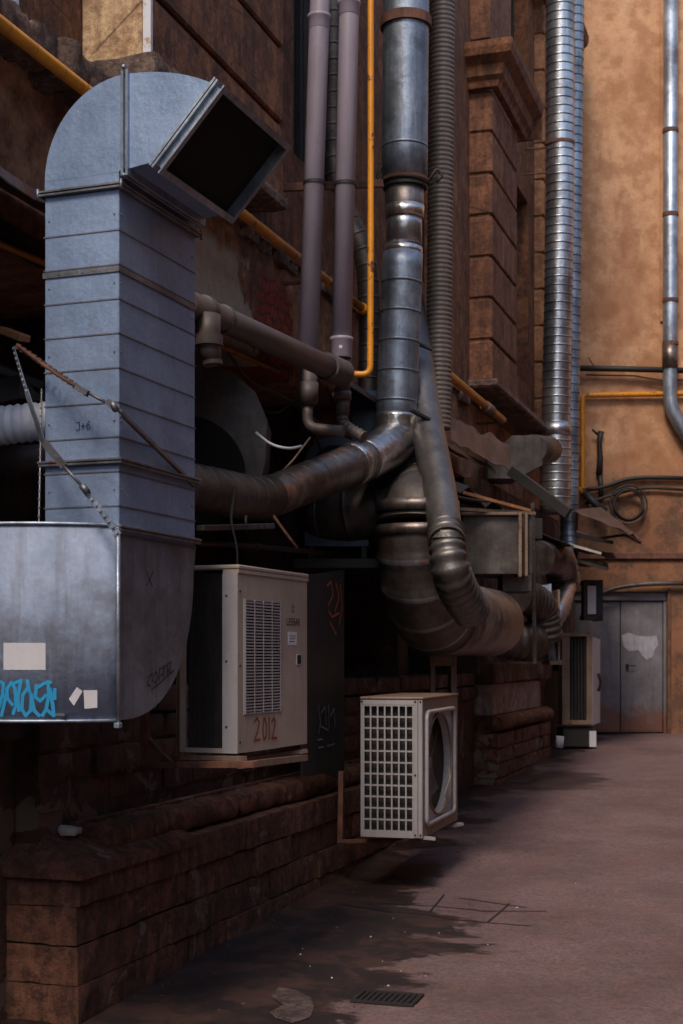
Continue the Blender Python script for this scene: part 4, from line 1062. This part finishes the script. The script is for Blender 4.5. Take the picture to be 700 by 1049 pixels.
m.tube([at(252,528,7.75),at(252,545,7.75)],.008,6); obj('bolt',m,M['dark'],T)
for k,(lbl,pts,rr,mt) in enumerate((
  ('rusty thin water pipe running level in the dark recess behind the fan',[(195,405,10.4),(300,470,11.4),(372,512,12.2)],.022,'rust'),
  ('pale dusty pipe low in the dark recess above the nearer air conditioner',[(200,556,8.6),(262,560,9.3),(330,566,10.2)],.018,'pvc_d'),
  ('dark riser pipe standing in the recess left of the fan',[(292,585,10.6),(293,500,10.6),(296,400,10.6)],.035,'pvc_d'))):
    m=MB(); m.tube([at(*p) for p in pts],rr,10,.1); p_=at(*pts[1]); t_=(at(*pts[2])-at(*pts[0])); band(m,p_,t_,rr,.05,.008); solo('recess_pipe',m,M[mt],lbl,'pipe')
wire('tangle of black cable looping in the recess under the drain run',[(240,392,8.9),(262,418,9.0),(285,425,9.2),(300,408,9.3),(318,430,9.3),(332,470,9.5)],.010,M['cable'])
wire('brown cable drooping from the flashing to the fan',[(228,352,8.6),(255,392,8.9),(290,405,9.2),(335,440,9.7)],.009,M['pvc_d'])
# sooty boards and posts behind AC units
m=MB(); m.sheet([[(-3.02,9.06,2.2),(-3.02,9.75,2.18)],[(-3.02,9.06,1.4),(-3.02,9.75,1.4)],[(-3.00,9.06,.80),(-3.01,9.75,.74)]],.01)
T=thing('steel_sheet','dark steel panel with orange and pale tags right of the nearer air conditioner','panel',(-3.0,9.4,.75))
m=MB(); PX=-2.95
a=atx(308,590,PX); b=atx(351,584,PX); c=atx(351,798,PX); d_=atx(308,792,PX)
N=7; g=[]
for i in range(N+1):
    q=i/N; l=a.lerp(d_,q); r_=b.lerp(c,q); jj=noise.noise(Vector((i,0,0)))*.02 if i==N else 0
    g.append([l.lerp(r_,k/4)+Vector((0,0,(random.uniform(-.03,.02) if i==N else 0))) for k in range(5)])
m.sheet(g,.012); pnl=obj('sheet',m,M['dark'],T)
def pp(u,v): p=atx(u,v,PX); return (p.y,p.z)
m=MB(); og=[[(333,600),(337,596),(339,610),(334,620)],[(342,598),(345,612),(341,626)],[(334,626),(338,632),(345,628)],[(336,638),(342,650)],[(346,600),(348,620),(345,640)]]
ribbons(m,[[pp(*p) for p in s_] for s_ in og],.018,(PX+.016,0,0),(0,1,0),(0,0,1),(1,0,0)); obj('graffiti',m,M['spray_o'],pnl)
m=MB(); og=[[(324,722),(326,740),(324,752)],[(327,730),(331,724),(332,742)],[(334,722),(335,745)],[(336,734),(340,726),(341,744)],[(323,758),(328,757)],[(333,764),(340,762)],[(324,766),(329,765)],[(326,744),(334,748)]]
ribbons(m,[[pp(*p) for p in s_] for s_ in og],.012,(PX+.016,0,0),(0,1,0),(0,0,1),(1,0,0)); obj('graffiti',m,M['spray_p'],pnl)
m=MB()
for (u0,u1,v0,v1,d) in ((352,356,790,868,9.6),(398,402,560,700,11)): fbox(m,u0-2,v0,u1,v1,d,d+.05)
m=MB(); fbox(m,440,672,468,682,10.9,11.2); fbox(m,462,682,468,716,10.9,11.2); fbox(m,441,682,446,716,11.0,11.1); solo('concrete_stub',m,M['cream_d'],'pale square frame standing behind the farther slatted air conditioner','frame')
m=MB()
fbox(m,356,575,470,583,10.9,11.2); solo('steel_beam',m,M['dark'],'dark level steel beam behind the large round duct','beam')

# ------------------------------------------------------------------ air conditioners
def local_thing(name,label,cat,u,v,d,ang,group=None):
    p=at(u,v,d); return thing(name,label,cat,tuple(p),ang,group)
# AC 1: local x = outward (-depth..0), y along the wall, z up
a1=math.radians(-3.8)
A1=local_thing('air_conditioner','larger cream air conditioner with a slatted front grille and orange spray below','air conditioner',244,772,6.48,a1,'air conditioner units along the wall')
H=.84; LW=.80; DP=.30
m=MB()
gy0,gy1,gz0,gz1=.07,.46,.185,.70
# front panel with the grille opening
m.box((-.012,0,0),(0,gy0,H),None,.002); m.box((-.012,gy1,0),(0,LW,H),None,.002); m.box((-.012,gy0,0),(0,gy1,gz0)); m.box((-.012,gy0,gz1),(0,gy1,H))
m.box((-.075,-.004,0),(.001,0.0,H),None,.001)
m.box((-DP,LW-.012,0),(-.012,LW,H)); m.box((-DP,0.02,0),(-.014,LW-.012,.02))
m.box((-DP-.0,0.0,0.0),(-DP+.025,.02,H))
m.box((-DP+.03,0,0),(-.08,.015,.02))
body=obj('body',m,M['cream'],A1,local=True)
m=MB(); m.box((-DP-.006,-.008,H+.001),(.008,LW+.006,H+.022),None,.006); m.box((-.0,-.006,H-.016),(.006,LW+.004,H+.0)); obj('lid',m,M['cream'],A1,local=True)
m=MB(); m.box((-.076,-.008,0.0),(-.001,-.005,H-.02)); m.add([(-.075,-.0085,.0),(-.001,-.0085,.0),(-.075,-.0085,.1)],[(0,1,2)]); obj('corner_panel',m,M['cream_s'],A1,local=True)
m=MB(); m.box((-DP+.03,.03,.02),(-.08,.06,H-.01)); 
for k in range(14): m.box((-DP+.035+k*.0137,.026,.03),(-DP+.037+k*.0137,.031,H-.02))
co=obj('coil',m,M['coil'],A1,local=True)
m=MB()
n=36
for k in range(n):
    z=gz0+(gz1-gz0)*(k+.5)/n; m.box((-.002,gy0-.005,z-.0036),(.006,gy1+.005,z+.0036))
for k in range(5):
    y=gy0+(gy1-gy0)*k/4; m.box((.002,y-.0013,gz0-.006),(.007,y+.0013,gz1+.006))
m.box((-.004,gy0-.012,gz0-.01),(.004,gy0-.005,gz1+.01)); m.box((-.004,gy1+.005,gz0-.01),(.004,gy1+.012,gz1+.01)); m.box((-.004,gy0-.005,gz1+.002),(.004,gy1+.005,gz1+.01)); m.box((-.004,gy0-.005,gz0-.01),(.004,gy1+.005,gz0-.002))
obj('grille',m,M['cream_s'],A1,local=True)
def fan(m,cx_,cy,cz_,r,n=3):
    m.rings([((cx_-.03,cy,cz_),.045),((cx_+.01,cy,cz_),.04)],16)
    for k in range(n):
        a=2*PI*k/n+.5
        pts=[]
        for (rr,da,dx) in ((.04,-.4,-.01),(r,-.3,-.03),(r*1.0,.35,.02),(.04,.4,.01)):
            pts.append((cx_+dx,cy+rr*math.cos(a+da),cz_+rr*math.sin(a+da)))
        m.add(pts+[(p[0]-.004,p[1],p[2]) for p in pts],[(0,1,2,3),(7,6,5,4),(0,4,5,1),(1,5,6,2),(2,6,7,3),(3,7,4,0)])
m=MB(); cyf=(gy0+gy1)/2+.01; czf=(gz0+gz1)/2
# shroud ring plate behind grille with a round hole
def holed(m,x,y0,y1,z0,z1,cy,cz_,r,n=40,ry=None):
    ry=ry or r; vs=[]; 
    for k in range(n):
        a=2*PI*k/n; vs.append((x,cy+ry*math.cos(a),cz_+r*math.sin(a)))
    for k in range(n):
        a=2*PI*k/n; c_,s_=math.cos(a),math.sin(a)
        tt=min(((y1-cy)/c_ if c_>1e-6 else 9),((y0-cy)/c_ if c_<-1e-6 else 9),((z1-cz_)/s_ if s_>1e-6 else 9),((z0-cz_)/s_ if s_<-1e-6 else 9))
        vs.append((x,cy+tt*c_,cz_+tt*s_))
    for k in range(n):
        a=2*PI*k/n; vs.append((x-.05,cy+ry*math.cos(a),cz_+r*math.sin(a)))
    m.add(vs,[(k,(k+1)%n,n+(k+1)%n,n+k) for k in range(n)]+[(k,2*n+k,2*n+(k+1)%n,(k+1)%n) for k in range(n)])
holed(m,-.02,gy0-.02,gy1+.02,gz0-.03,gz1+.03,cyf,czf,.245,40,.19); obj('fan_shroud',m,M['cream_d'],A1,local=True)
m=MB(); fan(m,-.08,cyf,czf,.18); m.box((-DP+.03,.07,.03),(-.16,LW-.04,H-.03)); obj('fan',m,M['coil'],A1,local=True)
# lettering, label, square port
LET={'L':[[(0,1),(0,0),(.7,0)]],'E':[[(.7,1),(0,1),(0,0),(.7,0)],[(0,.5),(.6,.5)]],'S':[[(.7,1),(0,1),(0,.5),(.7,.5),(.7,0),(0,0)]],'A':[[(0,0),(.35,1),(.7,0)],[(.15,.4),(.55,.4)]],'R':[[(0,0),(0,1),(.7,1),(.7,.5),(0,.5)],[(.25,.5),(.7,0)]]}
def write(txt,y0,z0,h,adv): 
    out=[]
    for i,ch in enumerate(txt):
        for s_ in LET[ch]: out.append([(y0+i*adv+a*adv*.95,z0+b*h) for a,b in s_])
    return out
m=MB(); ribbons(m,write('LESSAR',.545,.60,.03,.026),.005,(.0012,0,0),(0,1,0),(0,0,1),(1,0,0)); obj('lettering',m,M['ink'],body,local=True)
m=MB(); ribbons(m,[[(.62,.70),(.605,.685),(.61,.665),(.63,.665),(.635,.685),(.62,.70)]],.004,(.0012,0,0),(0,1,0),(0,0,1),(1,0,0)); obj('emblem',m,M['ink'],body,local=True)
m=MB(); m.box((0,.56,.50),(.0015,.665,.565)); lb=obj('sticker',m,M['paper'],body,local=True)
m=MB(); ribbons(m,[[(.575,.545),(.65,.545)],[(.58,.532),(.64,.532)],[(.575,.518),(.63,.518)]],.003,(.0025,0,0),(0,1,0),(0,0,1),(1,0,0)); obj('small_print',m,M['ink'],lb,local=True)
m=MB(); m.box((0,.66,.40),(.004,.72,.455),None,.001); pt=obj('port_cover',m,M['stone_white'],body,local=True)
m=MB(); m.box((.0042,.665,.407),(.005,.712,.45)); obj('port',m,M['black'],pt,local=True)
sp2=[[(.17,.135),(.20,.155),(.225,.135),(.205,.09),(.17,.05),(.235,.052)],[(.275,.15),(.262,.10),(.275,.05),(.30,.06),(.305,.12),(.285,.15)],[(.335,.15),(.335,.05)],[(.365,.13),(.39,.15),(.405,.13),(.39,.09),(.365,.05),(.42,.05)]]
m=MB(); ribbons(m,sp2,.012,(.0012,0,0),(0,1,0),(0,0,1),(1,0,0)); o=obj('graffiti',m,M['spray_o'],body,local=True)
m=MB()
for (y,z) in ((.02,H-.1),(.02,.4),(.02,.05),(.30,H-.012),(.1,H-.01),(.6,H-.012)):
    m.rings([((.0,y,z),.006),((.004,y,z),.005)],8)
for z in (.12,.42,.72): m.rings([((-.055,-.009,z),.006),((-.055,-.012,z),.005)],8)
obj('screw',m,M['dark'],body,local=True)
# its rusty bracket frame
T=thing('wall_bracket','rusty angle-iron bracket under the larger cream air conditioner','bracket',tuple(at(160,785,6.5)))
m=MB(); 
p0=at(149,724,6.6); p1=at(149,784,6.6); m.bar(p0,p1,.035,.035,.002)
m.bar(p1,at(262,783,6.15),.035,.03,.002); m.bar(at(152,757,6.6),at(176,783,6.5),.025,.025,.002); obj('frame',m,M['rust'],T)
m=MB(); m.bar(at(186,776,6.6),at(250,777,6.35),.04,.02); m.bar(at(240,779,6.9),at(312,769,7.2),.05,.02); m.bar(at(246,784,6.5),at(313,776,7.2),.03,.03); obj('rail',m,M['cream_d'],T)
m=MB(); m.bar(at(185,664,6.75),at(184,775,6.7),.03,.02); obj('upright',m,M['cream_d'],T)

# AC 2
a2=TH-math.radians(15.5)
A2=local_thing('air_conditioner','smaller air conditioner low on the wall with a white square-mesh side and missing fan guard','air conditioner',433,859,9.0,-(math.radians(15.5)-TH)*1.0-math.radians(0.5),'air conditioner units along the wall')
H=.895; LW=1.12; DP=.405
m=MB(); x0,x1=-DP+.02,-.06; z0,z1=.04,H-.055
nx,nz=7,11; bw=.010
for k in range(nx+1): x=x0+(x1-x0)*k/nx; m.box((x-bw/2,-.006,z0),(x+bw/2,.004,z1))
for k in range(nz+1): z=z0+(z1-z0)*k/nz; m.box((x0,-.0045,z-bw/2),(x1,.0055,z+bw/2))
m.box((-DP,-.008,0),(x0-bw/2,.01,H-.02),None,.003); m.box((x1+bw/2,-.008,0),(-.03,.01,H-.02),None,.003); m.box((x0-bw/2,-.007,0),(x1+bw/2,.008,z0-bw/2)); m.box((x0-bw/2,-.007,z1+bw/2),(x1+bw/2,.008,H-.02))
m.box((-.028,-.008,0),(.0,.014,H-.02),None,.004)
obj('mesh_side',m,M['cream_s'],A2,local=True)
m=MB(); m.box((x0,.04,.01),(x1,.06,H-.03)); obj('coil',m,M['coil'],A2,local=True)
m=MB(); fy0,fy1=.08,.97; cyf=.53; czf=.44
fr=.015
m.box((-.02,.014,0),(0,LW,.075)); m.box((-.02,.014,H-.1),(0,LW,H-.02)); m.box((-.02,.014,.075),(0,fy0,H-.1)); m.box((-.02,fy1,.075),(0,LW,H-.1))
m.box((-DP,LW-.01,0),(-.02,LW,H-.02)); m.box((-DP,.06,0),(-.02,LW-.01,.01)); body=obj('body',m,M['cream_d'],A2,local=True)
m=MB() # raised rounded frame around the fan opening
fp=[]
for (cyq,czq,a0) in ((fy1-.05,H-.15,0),(fy0+.05,H-.15,90),(fy0+.05,.125,180),(fy1-.05,.125,270)):
    for k in range(5): a=math.radians(a0+90*k/4); fp.append(Vector((.008,cyq+.05*math.cos(a),czq+.05*math.sin(a))))
fp.append(fp[0]); m.tube(fp,.015,8,0,False); obj('fan_frame',m,M['cream_s'],A2,local=True)
m=MB(); holed(m,-.008,fy0+.005,fy1-.005,.08,H-.105,cyf,czf,.335,44,.40); obj('fan_shroud',m,M['cream_s'],A2,local=True)
m=MB(); m.tube([(-.004,cyf+.40*math.cos(2*PI*k/40),czf+.335*math.sin(2*PI*k/40)) for k in range(41)],.008,6,0,False); obj('fan_ring',m,M['cream_d'],A2,local=True)
m=MB(); m.rings([((-.13,cyf,czf),.42),((-.14,cyf,czf),.42)],40,True,False); obj('fan_well',m,M['cream_d'],A2,local=True)
m=MB(); fan(m,-.075,cyf,czf,.28,4); obj('fan',m,M['flange'],A2,local=True)
m=MB()
for k in range(9):
    a=-.9+.09*k; m.tube([(.0,cyf+.30*math.cos(a),czf-.02+.2*math.sin(a)),(.035,cyf+.22,czf-.08-.012*k),(.02,cyf+.05+.015*k,czf-.22-.008*k)],.003,5,.05)
obj('broken_guard',m,M['cream'],A2,local=True)
m=MB(); m.box((-DP-.005,-.012,H-.018),(.008,LW+.005,H),None,.006); obj('lid',m,M['cream_d'],A2,local=True)
m=MB()
for (x,z) in ((-.045,H-.03),(-.012,H-.03),(-DP+.01,H-.03),(-.045,.4),(-.045,.02),(-.012,.02)): m.rings([((x,-.009,z),.007),((x,-.013,z),.006)],8)
obj('screw',m,M['dark'],A2,local=True)
T=thing('wall_bracket','rusty bracket with pale feet carrying the smaller mesh-sided air conditioner','bracket',tuple(at(352,864,9.3)))
m=MB(); m.bar(at(350,790,9.4),at(349,864,9.4),.035,.035,.002); m.bar(at(348,862,9.4),at(430,861,9.05),.035,.025,.002); obj('frame',m,M['rust'],T)
m=MB(); m.bar(at(431,858,9.05),at(444,859,9.1),.05,.02); m.bar(at(462,846,10.0),at(472,844,10.1),.05,.02); obj('foot',m,M['stone_white'],T)

# AC 3 (far)
D=18.4
A3=thing('air_conditioner','tall far air conditioner with a dark open side on a box stand near the door','air conditioner',tuple(at(592,746,D)),0,'air conditioner units along the wall')
m=MB(); fbox(m,576,650,584,742,D,D+.35); fbox(m,601,652,607,742,D,D+.35); fbox(m,576,648,607,652,D-.01,D+.35); fbox(m,576,738,607,742.5,D-.01,D+.35); fbox(m,576,652,607,738,D+.3,D+.36); obj('body',m,M['cream_d'],A3)
m=MB(); fbox(m,584,652.5,601,738,D+.1,D+.2)
for k in range(5): fbox(m,585.5+k*3.2,653,586.3+k*3.2,738,D+.03,D+.1,0)
obj('coil',m,M['coil'],A3)
m=MB(); 
P=[at(607.2,652,D),at(615,655,D+.9),at(615,740,D+.9),at(607.2,743,D)]
m.add(P+[p+FW*.05-RT*.02 for p in P],[(0,1,2,3),(7,6,5,4),(0,4,5,1),(1,5,6,2),(2,6,7,3),(3,7,4,0)]); obj('front_panel',m,M['white'],A3)
m=MB(); m.tube([at(613,690,D+.5),at(616,700,D+.5),at(613,708,D+.5)],.02,6,.1); obj('handle',m,M['dark'],A3)
m=MB(); fbox(m,577,746,610,765,D+.05,D+.6); T=thing('box_stand','dark box stand under the tall far air conditioner','stand',tuple(at(592,765,D))); obj('box',m,M['dark'],T)
m=MB(); fbox(m,604,749,611,765,D+.02,D+.06,0); obj('pale_side',m,M['paper'],T)
m=MB(); m.tube([at(573,766,17.6),at(574,754,17.6)],.05,10); solo('bottle',m,M['paper'],'small pale bottle on the ground beside the far box stand','bottle')
T=thing('wall_box','small dark wall box with pale pane by the metal door','box',tuple(at(608,632,18.2)))
m=MB(); fbox(m,598,598,602,634,18.2,18.4); fbox(m,611,598,618,636,18.2,18.5); fbox(m,598,594,618,598.5,18.2,18.5); fbox(m,598,630,618,635,18.2,18.5); fbox(m,600,597,617,633,18.4,18.5); obj('casing',m,M['dark'],T)
m=MB(); fbox(m,602.3,600,610.8,629,18.19,18.3,0); obj('pane',m,M['white'],T)

# ------------------------------------------------------------------ small things on plinth and ground
m=MB(); p=Vector((-3.20,5.83,.765)); m.rbox(p+Vector((-.045,-.05,-.02)),p+Vector((.045,.05,.025)),.015,.02,.02,3); solo('stone_chip',m,M['stone_white'],'white stone chip lying on the near plinth corner','stone')
def gp(u,v):
    # ground point under a pixel: solve on tilted ground
    k=(u-350)/F; s_=(675-v)/F; cy_=math.cos(TH)+math.sin(TH)*k
    d=(EYE+.033*6.7)/(.033*cy_-s_); p=at(u,v,d); return p
T=thing('storm_drain','square iron storm drain grate sunk in the damp ground at the bottom edge','drain',tuple(gp(395,1028)))
m=MB(); c=gp(397,1024)
def gbox(m,x0,x1,y0,y1,z0,z1,bev=0.002):
    sl=Matrix.Shear if False else None
    vs=[]
    for x in (x0,x1):
        for y in (y0,y1):
            for z in (z0,z1): vs.append((x,y,gz(y)+z))
    m.add(vs,[(0,1,3,2),(4,6,7,5),(0,4,5,1),(2,3,7,6),(0,2,6,4),(1,5,7,3)])
gx0,gx1,gy0_,gy1_=c.x-.15,c.x+.15,c.y-.10,c.y+.10
for a_,b_,c_,d_ in ((gx0,gx1,gy0_,gy0_+.02),(gx0,gx1,gy1_-.02,gy1_),(gx0,gx0+.02,gy0_+.02,gy1_-.02),(gx1-.02,gx1,gy0_+.02,gy1_-.02)): gbox(m,a_,b_,c_,d_,.004,.014)
for k in range(9):
    x=gx0+.035+k*.028; gbox(m,x,x+.010,gy0_+.02,gy1_-.02,.006,.012)
obj('grate',m,M['dark'],T)
m=MB(); gbox(m,gx0+.02,gx1-.02,gy0_+.02,gy1_-.02,.002,.004); obj('pit',m,M['black'],T)
# joints of the slabs
def joint(pts,w):
    m=MB(); P=[gp(*p) for p in pts]
    for i in range(len(P)-1):
        t=(P[i+1]-P[i]); t.z=0; t.normalize(); s_=Vector((-t.y,t.x,0))*w/2
        q=[P[i]-s_,P[i]+s_,P[i+1]+s_,P[i+1]-s_]
        m.add([(v.x,v.y,gz(v.y)+.004) for v in q],[(0,1,2,3)])
    return m
jm=MB()
for pts in ([(385,925),(420,927),(460,930),(500,934),(560,934)],[(345,926),(400,934),(440,938),(470,943),(545,949)],[(440,935),(455,917)],[(500,945),(522,926)],[(470,920),(540,930)]):
    # wobble
    q=[]
    for i in range(len(pts)-1):
        for k in range(5): a=k/5; q.append((pts[i][0]*(1-a)+pts[i+1][0]*a+random.uniform(-.4,.4),pts[i][1]*(1-a)+pts[i+1][1]*a+random.uniform(-.35,.35)))
    q.append(pts[-1]); jj=joint(q,.012); jm.add(jj.v,jj.f)
jo=obj('pavement_joints',jm,M['dark'],None,fix=False); jo['kind']='structure'
# worn light patch of cement
m=MB(); pts=[(285,1012),(300,1014),(318,1022),(322,1032),(318,1043),(300,1049),(283,1044),(276,1038),(290,1030),(278,1022)]
P=[gp(*p) for p in pts]; m.add([(v.x,v.y,gz(v.y)+.004) for v in P],[tuple(range(len(P)))]); po=obj('cement_patch',m,M['patch'],None,fix=False); po['kind']='structure'
# fine litter and grit swept against the wall
random.seed(21); lm=MB()
for k in range(420):
    y=random.uniform(5.4,13.5); x=-2.97+abs(random.gauss(0,.42)); sz=random.uniform(.003,.011); a0=random.uniform(0,6.28)
    n_=random.choice((3,4,5)); vs=[(x+sz*math.cos(a0+2*PI*i/n_)*random.uniform(.6,1.3),y+sz*math.sin(a0+2*PI*i/n_),gz(y)+.001) for i in range(n_)]+[(x,y,gz(y)+sz*random.uniform(.3,.8))]
    lm.add(vs,[(i,(i+1)%n_,n_) for i in range(n_)])
lo_=obj('ground_litter',lm,M['base'],None); lo_['kind']='stuff'; lo_['label']='fine grit and litter swept along the foot of the plinth'; lo_['category']='litter'
# litter specks
spots=[(u,v) for u,v in [(403,941),(415,955),(380,960),(392,985),(450,956),(411,995),(372,1028),(436,1000),(310,972),(308,978),(318,990),(340,1002),(398,1010),(425,1030),(345,950),(500,968),(530,930),(590,905)]]
for i,(u,v) in enumerate(spots):
    p=gp(u,v); s_=random.uniform(.004,.009); m=MB(); vs=[]
    for k in range(6): a=k*PI/3; vs.append(p+Vector((s_*math.cos(a)*random.uniform(.6,1.2),s_*math.sin(a),.001)))
    vs.append(p+Vector((0,0,s_))); m.add(vs,[(5,4,3,2,1,0)]+[(k,(k+1)%6,6) for k in range(6)])
    solo('pebble',m,M['stone_white'],'tiny pale pebble among those scattered on the dirty ground beside the plinth','pebble','pale pebbles scattered on the ground')

# ------------------------------------------------------------------ unseen opposite building, added to shade the alley and bounce warm light
OB=thing('added_opposite_building','added unseen orange stucco building on the right, shading and warming the alley','building',(3.2,6,0))
m=MB(); m.box((3.2,-2,-.6),(3.8,22,9)); obj('wall',m,M['st_end'],OB)
for yy in (2,6,10,14,18):
    for zz in (1.6,5.0): 
        m=MB(); m.box((3.14,yy-.7,zz-.1),(3.198,yy+.7,zz),None,.01); m.box((3.17,yy-.6,zz),(3.198,yy+.6,zz+1.8)); obj('window',m,M['coil'],OB)

GB=thing('added_sky_blocker','added unseen low stucco block behind the viewer, cutting low sky light','building',(0,-9,-.5))  # out-of-view block added to keep low sky light off the alley floor
m=MB(); m.box((-9,-10,-1),(9,-9,4.5)); obj('wall',m,M['st_end'],GB)
m=MB(); m.box((-9.2,-10.2,4.505),(9.2,-8.8,4.7)); obj('roof_edge',m,M['tin'],GB)
m=MB(); m.box((-1.2,-8.99,-.5),(1.2,-8.95,2.1)); obj('door',m,M['dark'],GB)

# ------------------------------------------------------------------ camera, light, world
cd=bpy.data.cameras.new('Camera'); co_=bpy.data.objects.new('Camera',cd); COL.objects.link(co_); S.camera=co_
co_.location=(0,0,EYE); co_.rotation_euler=(PI/2,0,TH)
cd.sensor_width=36; cd.sensor_fit='AUTO'; cd.lens=36*F/1049; cd.shift_y=(675-524.5)/1049
cd.clip_end=300; cd.clip_start=.05
cd.dof.use_dof=True; cd.dof.focus_distance=6.6; cd.dof.aperture_fstop=6.3
EL,AZ=50,180   # sun elevation; compass bearing the light comes from (0 = +Y, clockwise)
w=bpy.data.worlds.new('World'); S.world=w; w.use_nodes=True
nt=w.node_tree; sk=nt.nodes.new('ShaderNodeTexSky'); sk.sky_type='NISHITA'; sk.sun_disc=False
sk.sun_elevation=math.radians(EL); sk.sun_rotation=math.radians(AZ); sk.air_density=1.2; sk.dust_density=1.5
nt.links.new(sk.outputs[0],nt.nodes['Background'].inputs[0]); nt.nodes['Background'].inputs[1].default_value=.12
sd=bpy.data.lights.new('Sun','SUN'); so=bpy.data.objects.new('Sun',sd); COL.objects.link(so)
sd.energy=1.8; sd.angle=math.radians(16); sd.color=(1,.85,.68)
az=math.radians(AZ); dv=Vector((math.sin(az)*math.cos(math.radians(EL)),math.cos(az)*math.cos(math.radians(EL)),math.sin(math.radians(EL))))
so.rotation_euler=dv.to_track_quat('Z','Y').to_euler()
S.view_settings.view_transform='Standard'; S.view_settings.look='None'; S.view_settings.exposure=.78; S.view_settings.gamma=1
try: S.view_settings.use_curve_mapping=False
except Exception: pass
